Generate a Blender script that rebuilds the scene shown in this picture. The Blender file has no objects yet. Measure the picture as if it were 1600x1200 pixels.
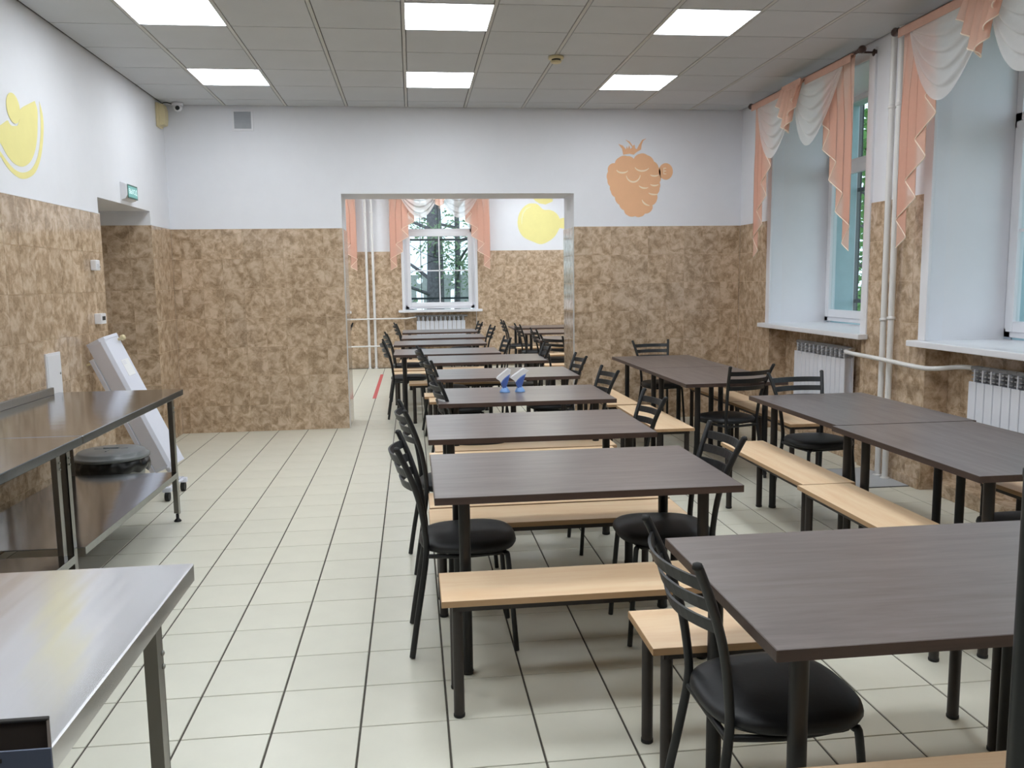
import bpy, bmesh, math, random
from math import sin, cos, pi, radians
from mathutils import Vector, Matrix
random.seed(7)
S = bpy.context.scene
COL = S.collection

# ------------------------------------------------------------------ camera
F, PITCH, YAW, ROLL, H = 1318.5563, 0.12195680, 0.11566603, -0.01420425, 1.53022
cy, sy, cp, sp = cos(YAW), sin(YAW), cos(PITCH), sin(PITCH)
fwd = Vector((sy * cp, cy * cp, -sp)); rt = Vector((cy, -sy, 0)); up = rt.cross(fwd)
r2 = cos(ROLL) * rt + sin(ROLL) * up
u2 = -sin(ROLL) * rt + cos(ROLL) * up
cam = bpy.data.cameras.new('camera')
cam.sensor_width = 36.0
cam.lens = 36.0 * F / 1600.0
cam.clip_start, cam.clip_end = 0.05, 300
camo = bpy.data.objects.new('camera', cam)
m3 = Matrix((r2, u2, -fwd)).transposed()
camo.matrix_world = Matrix.Translation((0, 0, H)) @ m3.to_4x4()
COL.objects.link(camo)
S.camera = camo

def pj(p):
    d = Vector(p) - Vector((0, 0, H))
    z = d.dot(fwd)
    if z < 0.05: return None
    return (800 + F * d.dot(r2) / z, 600 - F * d.dot(u2) / z, z)

def inframe(p, m=50):
    a = pj(p)
    return a is not None and -m < a[0] < 1600 + m and -m < a[1] < 1200 + m

# ------------------------------------------------------------------ world, exposure
PANEL = 15.0          # LED panel strength
SKY = 2.0
W = bpy.data.worlds.new('world'); S.world = W; W.use_nodes = True
bg = W.node_tree.nodes['Background']
bg.inputs['Color'].default_value = (0.74, 0.88, 1.0, 1)
bg.inputs['Strength'].default_value = SKY
S.view_settings.view_transform = 'Standard'
S.view_settings.look = 'None'
S.view_settings.gamma = 1.0
S.view_settings.use_curve_mapping = False
S.view_settings.exposure = 0.0
try:
    S.cycles.use_denoising = True
    S.cycles.max_bounces = 10
    S.cycles.diffuse_bounces = 5
    S.cycles.transparent_max_bounces = 16
    S.cycles.caustics_reflective = False
    S.cycles.caustics_refractive = False
except Exception:
    pass

# ------------------------------------------------------------------ materials
def lin(c):
    return tuple((x / 255 / 12.92) if x / 255 <= 0.04045 else ((x / 255 + 0.055) / 1.055) ** 2.4 for x in c[:3]) + (1,)

def nd(t, kind, **kw):
    n = t.nodes.new(kind)
    for k, v in kw.items():
        if k in n.inputs: n.inputs[k].default_value = v
        else: setattr(n, k, v)
    return n

def base(name):
    m = bpy.data.materials.new(name); m.use_nodes = True
    t = m.node_tree
    return m, t, t.nodes['Principled BSDF']

def mat(name, c, rough=0.5, metal=0.0, var=0.06, scale=8.0, bump=0.0, stretch=None, coat=0, rnd=0.0, spec=0.5):
    """principled with a fine noise variation of its own colour"""
    m, t, b = base(name)
    tc = nd(t, 'ShaderNodeTexCoord')
    mp = nd(t, 'ShaderNodeMapping')
    if stretch: mp.inputs['Scale'].default_value = stretch
    n = nd(t, 'ShaderNodeTexNoise', Scale=scale, Detail=5.0, Roughness=0.6)
    t.links.new(tc.outputs['Object'], mp.inputs['Vector'])
    t.links.new(mp.outputs['Vector'], n.inputs['Vector'])
    r = nd(t, 'ShaderNodeValToRGB')
    L = lin(c)
    r.color_ramp.elements[0].position = 0.3; r.color_ramp.elements[1].position = 0.7
    r.color_ramp.elements[0].color = tuple(max(0, x * (1 - var)) for x in L[:3]) + (1,)
    r.color_ramp.elements[1].color = tuple(min(1, x * (1 + var)) for x in L[:3]) + (1,)
    t.links.new(n.outputs['Fac'], r.inputs['Fac'])
    out = r.outputs['Color']
    if rnd:
        oi = nd(t, 'ShaderNodeObjectInfo')
        mr = nd(t, 'ShaderNodeMapRange'); mr.inputs['To Min'].default_value = 1 - rnd; mr.inputs['To Max'].default_value = 1 + rnd
        t.links.new(oi.outputs['Random'], mr.inputs['Value'])
        hs = nd(t, 'ShaderNodeHueSaturation')
        t.links.new(mr.outputs['Result'], hs.inputs['Value'])
        t.links.new(out, hs.inputs['Color']); out = hs.outputs['Color']
    t.links.new(out, b.inputs['Base Color'])
    b.inputs['Roughness'].default_value = rough
    b.inputs['Metallic'].default_value = metal
    b.inputs['Specular IOR Level'].default_value = spec
    if coat: b.inputs['Coat Weight'].default_value = coat
    if bump:
        bp = nd(t, 'ShaderNodeBump', Strength=bump, Distance=0.002)
        t.links.new(n.outputs['Fac'], bp.inputs['Height'])
        t.links.new(bp.outputs['Normal'], b.inputs['Normal'])
    return m

def tile_mat(name, dark, mid, light, rough=0.22):
    m, t, b = base(name)
    g = nd(t, 'ShaderNodeNewGeometry')
    oi = nd(t, 'ShaderNodeObjectInfo')
    mul = nd(t, 'ShaderNodeMath', operation='MULTIPLY'); mul.inputs[1].default_value = 37.0
    t.links.new(oi.outputs['Random'], mul.inputs[0])
    add = nd(t, 'ShaderNodeVectorMath', operation='ADD')
    t.links.new(g.outputs['Position'], add.inputs[0]); t.links.new(mul.outputs[0], add.inputs[1])
    n = nd(t, 'ShaderNodeTexNoise', Scale=12.0, Detail=8.0, Roughness=0.66, Distortion=0.5)
    t.links.new(add.outputs[0], n.inputs['Vector'])
    r = nd(t, 'ShaderNodeValToRGB')
    e = r.color_ramp.elements
    e[0].position, e[0].color = 0.39, lin(dark)
    e[1].position, e[1].color = 0.62, lin(light)
    x = e.new(0.5); x.color = lin(mid)
    t.links.new(n.outputs['Fac'], r.inputs['Fac'])
    # pale veins between blotches
    n2 = nd(t, 'ShaderNodeTexNoise', Scale=20.0, Detail=3.0)
    t.links.new(add.outputs[0], n2.inputs['Vector'])
    mx0 = nd(t, 'ShaderNodeMix', data_type='VECTOR'); mx0.inputs['Factor'].default_value = 0.2
    t.links.new(add.outputs[0], mx0.inputs[4]); t.links.new(n2.outputs['Color'], mx0.inputs[5])
    v = nd(t, 'ShaderNodeTexVoronoi', feature='DISTANCE_TO_EDGE', Scale=15.0)
    t.links.new(mx0.outputs[1], v.inputs['Vector'])
    vr = nd(t, 'ShaderNodeValToRGB')
    vr.color_ramp.elements[0].position, vr.color_ramp.elements[0].color = 0.0, (0.3, 0.3, 0.3, 1)
    vr.color_ramp.elements[1].position, vr.color_ramp.elements[1].color = 0.12, (0, 0, 0, 1)
    t.links.new(v.outputs['Distance'], vr.inputs['Fac'])
    mx = nd(t, 'ShaderNodeMix', data_type='RGBA')
    t.links.new(vr.outputs['Color'], mx.inputs['Factor'])
    t.links.new(r.outputs['Color'], mx.inputs[6]); mx.inputs[7].default_value = lin(light)
    hs = nd(t, 'ShaderNodeHueSaturation')
    mr = nd(t, 'ShaderNodeMapRange'); mr.inputs['To Min'].default_value = 0.95; mr.inputs['To Max'].default_value = 1.05
    t.links.new(oi.outputs['Random'], mr.inputs['Value']); t.links.new(mr.outputs['Result'], hs.inputs['Value'])
    t.links.new(mx.outputs[2], hs.inputs['Color'])
    t.links.new(hs.outputs['Color'], b.inputs['Base Color'])
    b.inputs['Roughness'].default_value = rough
    return m

def wood_mat(name, c1, c2, rough, sx=1.6, sc=26.0):
    m, t, b = base(name)
    tc = nd(t, 'ShaderNodeTexCoord'); oi = nd(t, 'ShaderNodeObjectInfo')
    mul = nd(t, 'ShaderNodeMath', operation='MULTIPLY'); mul.inputs[1].default_value = 23.0
    t.links.new(oi.outputs['Random'], mul.inputs[0])
    add = nd(t, 'ShaderNodeVectorMath', operation='ADD')
    t.links.new(tc.outputs['Object'], add.inputs[0]); t.links.new(mul.outputs[0], add.inputs[1])
    mp = nd(t, 'ShaderNodeMapping'); mp.inputs['Scale'].default_value = (sx, sc, sc)
    t.links.new(add.outputs[0], mp.inputs['Vector'])
    n = nd(t, 'ShaderNodeTexNoise', Scale=1.0, Detail=8.0, Roughness=0.65, Distortion=0.4)
    t.links.new(mp.outputs['Vector'], n.inputs['Vector'])
    r = nd(t, 'ShaderNodeValToRGB')
    r.color_ramp.elements[0].position, r.color_ramp.elements[0].color = 0.3, lin(c1)
    r.color_ramp.elements[1].position, r.color_ramp.elements[1].color = 0.72, lin(c2)
    t.links.new(n.outputs['Fac'], r.inputs['Fac'])
    t.links.new(r.outputs['Color'], b.inputs['Base Color'])
    b.inputs['Roughness'].default_value = rough
    bp = nd(t, 'ShaderNodeBump', Strength=0.06, Distance=0.001)
    t.links.new(n.outputs['Fac'], bp.inputs['Height']); t.links.new(bp.outputs['Normal'], b.inputs['Normal'])
    return m

def emit_mat(name, c, s, base_c=(0.8, 0.8, 0.8)):
    m, t, b = base(name)
    b.inputs['Base Color'].default_value = base_c + (1,)
    b.inputs['Emission Color'].default_value = c + (1,)
    b.inputs['Emission Strength'].default_value = s
    b.inputs['Roughness'].default_value = 0.5
    return m

def glass_mat(name, tint=(0.93, 0.97, 0.97)):
    m, t, b = base(name)
    t.nodes.remove(b)
    tr = nd(t, 'ShaderNodeBsdfTransparent'); tr.inputs['Color'].default_value = tint + (1,)
    gl = nd(t, 'ShaderNodeBsdfGlossy', Roughness=0.02)
    lw = nd(t, 'ShaderNodeLayerWeight', Blend=0.5)
    pw = nd(t, 'ShaderNodeMath', operation='POWER'); pw.inputs[1].default_value = 5.0
    t.links.new(lw.outputs['Facing'], pw.inputs[0])
    ma = nd(t, 'ShaderNodeMath', operation='MULTIPLY_ADD'); ma.inputs[1].default_value = 0.95; ma.inputs[2].default_value = 0.04
    t.links.new(pw.outputs[0], ma.inputs[0])
    mx = nd(t, 'ShaderNodeMixShader')
    t.links.new(ma.outputs[0], mx.inputs[0]); t.links.new(tr.outputs[0], mx.inputs[1]); t.links.new(gl.outputs[0], mx.inputs[2])
    t.links.new(mx.outputs[0], t.nodes['Material Output'].inputs['Surface'])
    return m

def sheer_mat(name, c, clear):
    """woven voile: diffuse + translucent threads with gaps between them"""
    m, t, b = base(name)
    t.nodes.remove(b)
    tc = nd(t, 'ShaderNodeTexCoord')
    n = nd(t, 'ShaderNodeTexNoise', Scale=30.0, Detail=3.0)
    t.links.new(tc.outputs['Object'], n.inputs['Vector'])
    r = nd(t, 'ShaderNodeValToRGB'); L = lin(c)
    r.color_ramp.elements[0].color = tuple(x * 0.94 for x in L[:3]) + (1,); r.color_ramp.elements[1].color = L
    t.links.new(n.outputs['Fac'], r.inputs['Fac'])
    df = nd(t, 'ShaderNodeBsdfDiffuse'); tl = nd(t, 'ShaderNodeBsdfTranslucent'); tr = nd(t, 'ShaderNodeBsdfTransparent')
    t.links.new(r.outputs['Color'], df.inputs['Color']); t.links.new(r.outputs['Color'], tl.inputs['Color'])
    m1 = nd(t, 'ShaderNodeMixShader'); m1.inputs[0].default_value = 0.4
    t.links.new(df.outputs[0], m1.inputs[1]); t.links.new(tl.outputs[0], m1.inputs[2])
    m2 = nd(t, 'ShaderNodeMixShader'); m2.inputs[0].default_value = clear
    t.links.new(m1.outputs[0], m2.inputs[1]); t.links.new(tr.outputs[0], m2.inputs[2])
    t.links.new(m2.outputs[0], t.nodes['Material Output'].inputs['Surface'])
    return m

M = {
 'paint': mat('white_wall_paint', (232, 233, 238), 0.75, var=0.012, scale=5, bump=0.03),
 'dimwall': mat('brown_grey_wall_paint', (104, 94, 84), 0.8, var=0.03, scale=4),
 'trimw': mat('white_plastic', (232, 232, 236), 0.32, var=0.01),
 'tile': tile_mat('brown_marbled_tile', (155, 131, 105), (188, 163, 136), (213, 191, 167), 0.1),
 'grout': mat('beige_grout', (205, 181, 150), 0.8),
 'floor_tile': mat('pale_floor_tile', (226, 224, 209), 0.3, var=0.025, scale=5, rnd=0.02),
 'floor_grout': mat('dark_floor_grout', (78, 74, 66), 0.85, var=0.15, scale=30),
 'ceil': mat('grey_white_ceiling_board', (197, 199, 201), 0.55, var=0.02, scale=3, rnd=0.03),
 'rail': mat('ceiling_rail_metal', (198, 196, 192), 0.5, var=0.02),
 'gap': mat('dark_joint', (60, 58, 56), 0.9),
 'led': emit_mat('led_diffuser', (0.90, 0.955, 1.0), PANEL),
 'table': wood_mat('dark_walnut_laminate', (98, 88, 85), (126, 116, 113), 0.33, 2.4, 20.0),
 'edge': wood_mat('dark_walnut_edge', (62, 48, 43), (82, 65, 58), 0.45),
 'beech': wood_mat('beech_laminate', (240, 202, 160), (253, 226, 190), 0.42, 2.0, 20),
 'bedge': wood_mat('beech_edge', (176, 140, 102), (196, 160, 122), 0.5, 2.0, 20),
 'black': mat('black_powder_coat', (26, 27, 29), 0.42, var=0.15, scale=60),
 'dleg': mat('dark_table_leg_paint', (24, 23, 24), 0.4, var=0.1, scale=40),
 'bleg': mat('dark_brown_bench_paint', (44, 37, 34), 0.42, var=0.1, scale=40),
 'vinyl': mat('black_vinyl', (27, 28, 31), 0.48, var=0.12, scale=90, bump=0.15),
 'steel': mat('polished_steel', (170, 174, 182), 0.13, 1.0, var=0.03, scale=3, stretch=(60, 1.2, 1)),
 'steelb': mat('long_brushed_steel', (236, 236, 239), 0.16, 1.0, var=0.02, scale=3, stretch=(60, 1.2, 1)),
 'steel2': mat('satin_steel', (150, 148, 143), 0.33, 1.0, var=0.04, scale=3, stretch=(1, 60, 1)),
 'zinc': mat('galvanised_angle', (160, 161, 156), 0.42, 0.85, var=0.06, scale=20),
 'pipe': mat('white_pipe_enamel', (228, 226, 224), 0.3, var=0.02),
 'rad': mat('white_radiator_enamel', (226, 228, 236), 0.3, var=0.01),
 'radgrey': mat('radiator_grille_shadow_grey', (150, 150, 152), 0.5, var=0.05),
 'peach': sheer_mat('peach_voile', (245, 204, 184), 0.2),
 'voile': sheer_mat('white_voile', (240, 234, 232), 0.26),
 'piping': mat('cream_satin_piping', (247, 228, 208), 0.35),
 'rod': mat('dark_brown_curtain_rod', (70, 48, 42), 0.4),
 'rodband': mat('peach_heading_tape', (206, 164, 146), 0.8),
 'glass': glass_mat('window_glass'),
 'outrev': mat('outer_reveal_render', (176, 200, 206), 0.8),
 'outwall': mat('outer_wall_render', (120, 122, 124), 0.85),
 'iron': mat('window_grille_iron', (50, 58, 62), 0.6),
 'bark': mat('grey_bark', (108, 104, 110), 0.9, var=0.35, scale=14, bump=0.6),
 'leaf': sheer_mat('green_leaves', (124, 172, 100), 0.0),
 'leafp': sheer_mat('pale_spring_leaves', (150, 172, 140), 0.0),
 'grass': mat('grass_ground', (92, 120, 70), 0.9, var=0.3, scale=4),
 'concrete': mat('grey_concrete', (206, 206, 208), 0.85, var=0.1, scale=10),
 'lemon': mat('yellow_mural_paint', (240, 230, 156), 0.7, var=0.02),
 'orange': mat('orange_mural_paint', (240, 188, 146), 0.7, var=0.02),
 'oline': mat('pale_orange_mural_paint', (252, 230, 204), 0.7, var=0.01),
 'yline': mat('pale_yellow_mural_paint', (240, 236, 190), 0.7, var=0.01),
 'uv': mat('white_enamel', (224, 226, 238), 0.35, var=0.01),
 'uvgrey': mat('pale_grey_enamel', (222, 222, 232), 0.4, var=0.01),
 'cream': mat('cream_plastic', (214, 200, 160), 0.45, var=0.05),
 'binlid': mat('grey_plastic_lid', (120, 124, 126), 0.32, var=0.03),
 'bin': mat('grey_plastic_bin', (140, 142, 140), 0.4, var=0.03),
 'bag': mat('black_bin_bag', (16, 16, 17), 0.3, var=0.2, scale=30, bump=0.5),
 'rubber': mat('black_rubber', (22, 22, 22), 0.6),
 'vent': mat('grey_vent_grille', (176, 180, 186), 0.5),
 'red': mat('red_floor_tape', (206, 84, 84), 0.5),
 'greend': mat('dark_green_sign_frame', (44, 92, 82), 0.35),
 'blue1': mat('pale_blue_plastic', (138, 180, 238), 0.3, var=0.02),
 'blue2': mat('mid_blue_plastic', (90, 120, 196), 0.32, var=0.02),
 'paper': mat('white_paper', (240, 240, 242), 0.8, var=0.01),
 'crate': mat('slate_blue_card', (88, 98, 120), 0.6, var=0.05),
 'crate_in': mat('brown_card', (76, 66, 58), 0.8, var=0.1),
 'post': mat('dark_grey_post_paint', (30, 34, 35), 0.4, var=0.1, scale=30),
 'hatch': mat('blue_grey_floor_plate', (184, 188, 192), 0.45, var=0.04),
 'signlit': emit_mat('exit_sign_lit', (0.30, 0.62, 0.60), 0.55, (0.04, 0.16, 0.15)),
 'signtext': emit_mat('exit_sign_letters', (0.85, 1.0, 1.0), 0.8, (0.3, 0.4, 0.4)),
}

def brushed(m, aniso, tang):
    t = m.node_tree; b = t.nodes['Principled BSDF']
    b.inputs['Anisotropic'].default_value = aniso
    c = nd(t, 'ShaderNodeCombineXYZ'); c.inputs[0].default_value, c.inputs[1].default_value, c.inputs[2].default_value = tang
    t.links.new(c.outputs[0], b.inputs['Tangent'])
brushed(M['steelb'], 0.75, (0, 1, 0))
def rippled(m, scale, strength, stretch=(1, 1, 1)):
    t = m.node_tree; b = t.nodes['Principled BSDF']
    tc = nd(t, 'ShaderNodeTexCoord'); n = nd(t, 'ShaderNodeTexNoise', Scale=scale, Detail=1.0)
    mp = nd(t, 'ShaderNodeMapping'); mp.inputs['Scale'].default_value = stretch
    bp = nd(t, 'ShaderNodeBump', Strength=strength, Distance=0.004)
    t.links.new(tc.outputs['Object'], mp.inputs['Vector']); t.links.new(mp.outputs['Vector'], n.inputs['Vector']); t.links.new(n.outputs['Fac'], bp.inputs['Height']); t.links.new(bp.outputs['Normal'], b.inputs['Normal'])
rippled(M['steel'], 9.0, 0.12)
rippled(M['steelb'], 13.0, 0.6, (1, .06, 1))

# ------------------------------------------------------------------ mesh helpers
class MB:
    """collects shapes and links them as one mesh object"""
    def __init__(s): s.v, s.f, s.sm, s.mi = [], [], [], []
    def add(s, vs, fs, smooth=False, mi=0):
        o = len(s.v); s.v += [tuple(v) for v in vs]
        for f in fs: s.f.append([i + o for i in f]); s.sm.append(smooth); s.mi.append(mi)
        return s
    def box(s, x0, y0, z0, x1, y1, z1, ch=0.0, T=None, mi=0):
        x0, x1 = min(x0, x1), max(x0, x1); y0, y1 = min(y0, y1), max(y0, y1); z0, z1 = min(z0, z1), max(z0, z1)
        if not ch:
            vs = [(x, y, z) for z in (z0, z1) for y in (y0, y1) for x in (x0, x1)]
            fs = [(0, 2, 3, 1), (4, 5, 7, 6), (0, 1, 5, 4), (2, 6, 7, 3), (0, 4, 6, 2), (1, 3, 7, 5)]
        else:
            bm = bmesh.new(); bmesh.ops.create_cube(bm, size=1)
            for v in bm.verts:
                v.co = Vector(((x0 + x1) / 2 + v.co.x * (x1 - x0), (y0 + y1) / 2 + v.co.y * (y1 - y0), (z0 + z1) / 2 + v.co.z * (z1 - z0)))
            bmesh.ops.bevel(bm, geom=bm.edges[:], offset=ch, segments=2 if ch > 0.004 else 1, affect='EDGES', profile=0.6)
            bm.verts.index_update()
            vs = [v.co.copy() for v in bm.verts]; fs = [[v.index for v in f.verts] for f in bm.faces]; bm.free()
        if T: vs = [T(*v) for v in vs]
        return s.add(vs, fs, False, mi)
    def tube(s, pts, r, n=10, cap=True, T=None, mi=0):
        P = [Vector(p) for p in pts]
        R = r if isinstance(r, (list, tuple)) else [r] * len(P)
        vs, fs = [], []
        ref = None
        for i, p in enumerate(P):
            d = (P[min(i + 1, len(P) - 1)] - P[max(i - 1, 0)]).normalized()
            if ref is None:
                ref = d.cross(Vector((0, 0, 1)))
                if ref.length < 0.1: ref = d.cross(Vector((0, 1, 0)))
            a = (ref - d * ref.dot(d)).normalized(); ref = a; b = d.cross(a)
            for k in range(n):
                an = 2 * pi * k / n
                vs.append(p + (a * cos(an) + b * sin(an)) * R[i])
        for i in range(len(P) - 1):
            for k in range(n):
                k2 = (k + 1) % n
                fs.append((i * n + k, i * n + k2, (i + 1) * n + k2, (i + 1) * n + k))
        if T: vs = [T(*v) for v in vs]
        s.add(vs, fs, True, mi)
        if cap:
            e = len(vs) - n
            s.add(vs[:n], [tuple(range(n - 1, -1, -1))], False, mi); s.add(vs[e:], [tuple(range(n))], False, mi)
        return s
    def lathe(s, prof, n=20, c=(0, 0, 0), T=None, mi=0, sx=1.0, sy_=1.0):
        vs, fs = [], []
        for r, z in prof:
            for k in range(n):
                a = 2 * pi * k / n
                vs.append((c[0] + r * cos(a) * sx, c[1] + r * sin(a) * sy_, c[2] + z))
        for i in range(len(prof) - 1):
            for k in range(n):
                k2 = (k + 1) % n
                fs.append((i * n + k, i * n + k2, (i + 1) * n + k2, (i + 1) * n + k))
        fs.append(tuple(range(n - 1, -1, -1))); e = (len(prof) - 1) * n; fs.append(tuple(range(e, e + n)))
        if T: vs = [T(*v) for v in vs]
        return s.add(vs, fs, True, mi)
    def grid(s, fn, nu, nv, mi=0):
        vs = [fn(i / nu, j / nv) for j in range(nv + 1) for i in range(nu + 1)]
        fs = [(j * (nu + 1) + i, j * (nu + 1) + i + 1, (j + 1) * (nu + 1) + i + 1, (j + 1) * (nu + 1) + i) for j in range(nv) for i in range(nu)]
        return s.add(vs, fs, True, mi)
    def prism(s, poly, axis, a, b, T=None, mi=0):
        n = len(poly)
        def q(p, h):
            return (h, p[0], p[1]) if axis == 'x' else (p[0], h, p[1]) if axis == 'y' else (p[0], p[1], h)
        vs = [q(p, a) for p in poly] + [q(p, b) for p in poly]
        fs = [tuple(range(n))[::-1], tuple(range(n, 2 * n))] + [(i, (i + 1) % n, n + (i + 1) % n, n + i) for i in range(n)]
        if T: vs = [T(*v) for v in vs]
        return s.add(vs, fs, False, mi)
    def mesh(s, name, mats, weld=False, recalc=True):
        me = bpy.data.meshes.new(name)
        me.from_pydata(s.v, [], s.f)
        for p, sm, mi in zip(me.polygons, s.sm, s.mi): p.use_smooth = sm; p.material_index = mi
        for m in (mats if isinstance(mats, (list, tuple)) else [mats]): me.materials.append(m)
        if recalc:
            bm = bmesh.new(); bm.from_mesh(me)
            if weld: bmesh.ops.remove_doubles(bm, verts=bm.verts[:], dist=1e-5)
            bmesh.ops.recalc_face_normals(bm, faces=bm.faces[:])
            bm.to_mesh(me); bm.free()
        return me
    def build(s, name, mats, parent=None, recalc=True):
        return link(name, s.mesh(name, mats, recalc=recalc), parent)

def link(name, data, parent=None, loc=None):
    o = bpy.data.objects.new(name, data); COL.objects.link(o)
    if parent: o.parent = parent
    if loc: o.location = loc
    return o

def tag(o, label=None, cat=None, group=None, kind=None):
    if label: o['label'] = label
    if cat: o['category'] = cat
    if group: o['group'] = group
    if kind: o['kind'] = kind
    return o

def thing(name, label, cat, loc=(0, 0, 0), rz=0.0, group=None):
    o = link(name, None, None, loc); o.rotation_euler.z = rz
    o.empty_display_size = 0.1
    return tag(o, label, cat, group)

def copy_tree(o, parent=None):
    c = o.copy(); COL.objects.link(c)
    if parent: c.parent = parent
    for ch in list(o.children): copy_tree(ch, c)
    return c

def place(proto, used, loc, rz, label, group):
    o = copy_tree(proto) if used.get(proto) else proto
    used[proto] = True
    o.location = loc; o.rotation_euler.z = rz
    tag(o, label, None, group)
    return o
USED = {}

def spline(pts, k=6):
    P = [Vector(p) for p in pts]; out = []
    for i in range(len(P) - 1):
        p0, p1, p2, p3 = P[max(i - 1, 0)], P[i], P[i + 1], P[min(i + 2, len(P) - 1)]
        for j in range(k):
            t = j / k
            out.append(0.5 * ((2 * p1) + (p2 - p0) * t + (2 * p0 - 5 * p1 + 4 * p2 - p3) * t * t + (3 * p1 - p0 - 3 * p2 + p3) * t ** 3))
    return out + [P[-1]]

def shape2d(name, loops, thick, mats, T, parent=None):
    """filled flat outline (with holes), extruded; T maps (x, y, z) to the world"""
    cu = bpy.data.curves.new(name, 'CURVE'); cu.dimensions = '2D'; cu.fill_mode = 'BOTH'; cu.extrude = thick / 2
    for lp in loops:
        s_ = cu.splines.new('POLY'); s_.points.add(len(lp) - 1)
        for p, q in zip(s_.points, lp): p.co = (q[0], q[1], 0, 1)
        s_.use_cyclic_u = True
    tmp = bpy.data.objects.new('tmp', cu); COL.objects.link(tmp)
    me = bpy.data.meshes.new_from_object(tmp.evaluated_get(bpy.context.evaluated_depsgraph_get()))
    bpy.data.objects.remove(tmp); me.name = name
    for v in me.vertices: v.co = T(v.co.x, v.co.y, v.co.z)
    me.materials.clear(); me.materials.append(mats)
    me.update()
    return link(name, me, parent)

def text_mesh(name, body, size, mats, T, parent=None, thick=0.002):
    cu = bpy.data.curves.new(name, 'FONT'); cu.body = body; cu.size = size; cu.align_x = 'CENTER'; cu.align_y = 'CENTER'; cu.extrude = thick / 2
    tmp = bpy.data.objects.new('tmp', cu); COL.objects.link(tmp)
    me = bpy.data.meshes.new_from_object(tmp.evaluated_get(bpy.context.evaluated_depsgraph_get()))
    bpy.data.objects.remove(tmp); me.name = name
    for v in me.vertices: v.co = T(v.co.x, v.co.y, v.co.z)
    me.materials.clear(); me.materials.append(mats)
    return link(name, me, parent)

# ------------------------------------------------------------------ room shell
XL, XR, YB, YB2, YF = -2.40, 3.57, 8.98, 9.58, 15.30
CZ = 3.305; TZ = 2.09; YN = -2.2

# floor
fl = MB().box(-5.2, YN - .3, -0.15, 4.6, YF + .4, -0.003).build('floor', M['floor_grout']); tag(fl, kind='structure')
P = 0.30252; FX, FY = -0.52209, 4.01709
cand, rest = [], []
for i in range(-16, 18):
    for j in range(-38, 21):
        x0, y0 = FX + P * i, FY - P * (j + 1)
        x1, y1 = x0 + P, y0 + P
        if x0 < -5.2 or x1 > 4.5 or y0 < YN or y1 > YF + .2: continue
        c = ((x0 + x1) / 2, (y0 + y1) / 2, 0)
        a = pj(c)
        inroom = (XL - .9 < c[0] < XR + .1)
        hid = (c[0] < -0.75 and c[1] < 2.2) or (c[0] < -1.75 and c[1] < 5.4) or (c[0] > 1.0 and c[1] < 1.6)
        if a and inroom and not hid and -60 < a[0] < 1660 and a[1] < 1260: cand.append((1 / a[2] ** 3, x0, y0))
        else: rest.append((x0, y0))
cand.sort(reverse=True)
rest += [(x, y) for _, x, y in cand[300:]]
g, gy = 0.0032, 0.0019
def ftile(mb, x0, y0):
    a, b, c, d = x0 + g, y0 + gy, x0 + P - g, y0 + P - gy; e = 0.0015
    vs = [(a, b, -.004), (c, b, -.004), (c, d, -.004), (a, d, -.004), (a + e, b + e, 0), (c - e, b + e, 0), (c - e, d - e, 0), (a + e, d - e, 0)]
    mb.add(vs, [(4, 5, 6, 7), (0, 1, 5, 4), (1, 2, 6, 5), (2, 3, 7, 6), (3, 0, 4, 7)])
me = MB(); ftile(me, -P / 2, -P / 2); me = me.mesh('floor_tile', M['floor_tile'], recalc=False)
for _, x, y in cand[:300]: link('floor_tile', me, fl, (x + P / 2, y + P / 2, 0))
mb = MB()
for x, y in rest: ftile(mb, x, y)
tag(mb.build('floor_tile_field', M['floor_tile'], fl, recalc=False), kind='stuff')

# ceiling of the main room and of the far room
ce = MB().box(XL - .6, YN, CZ + .012, XR + .7, YB + .02, CZ + .2).box(-5.2, YB2 - .02, CZ + .012, 4.6, YF + .3, CZ + .2).build('ceiling', M['gap']); tag(ce, kind='structure')
CX, CY = -0.0073, 5.6794
LIGHTS = {(i, j) for i in (-3, 0, 3) for j in (-9, -6, -3, 0, 3)}
cmesh = {}
def ctile(x0, x1, y0, y1):
    k = (round(x1 - x0, 4), round(y1 - y0, 4))
    if k not in cmesh:
        w, d = k[0] / 2, k[1] / 2; e = .004
        vs = [(-w, -d, .012), (w, -d, .012), (w, d, .012), (-w, d, .012), (-w + e, -d + e, 0), (w - e, -d + e, 0), (w - e, d - e, 0), (-w + e, d - e, 0)]
        cmesh[k] = MB().add(vs, [(7, 6, 5, 4), (0, 4, 5, 1), (1, 5, 6, 2), (2, 6, 7, 3), (3, 7, 4, 0)]).mesh('ceiling_tile', M['ceil'])
    return cmesh[k]
spare = MB()
for i in range(-5, 7):
    xa, xb = max(CX + .6 * i, XL), min(CX + .6 * (i + 1), XR)
    if xb - xa < .04: continue
    for j in range(-14, 6):
        ya, yb = max(CY + .6 * j, YN), min(CY + .6 * (j + 1), YB)
        if yb - ya < .03 or (i, j) in LIGHTS: continue
        a, b, c, d = xa + .0145, xb - .0145, ya + .002, yb - .002
        ctr = ((a + b) / 2, (c + d) / 2, CZ)
        if any(inframe((x, y, CZ), 5) for x in (a, b) for y in (c, d)): link('ceiling_tile', ctile(a, b, c, d), ce, ctr)
        else: spare.box(a, c, CZ, b, d, CZ + .012)
FLIGHTS = {(i, j) for i in (-6, -3, 0, 3, 6) for j in (8, 11, 14)}
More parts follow.
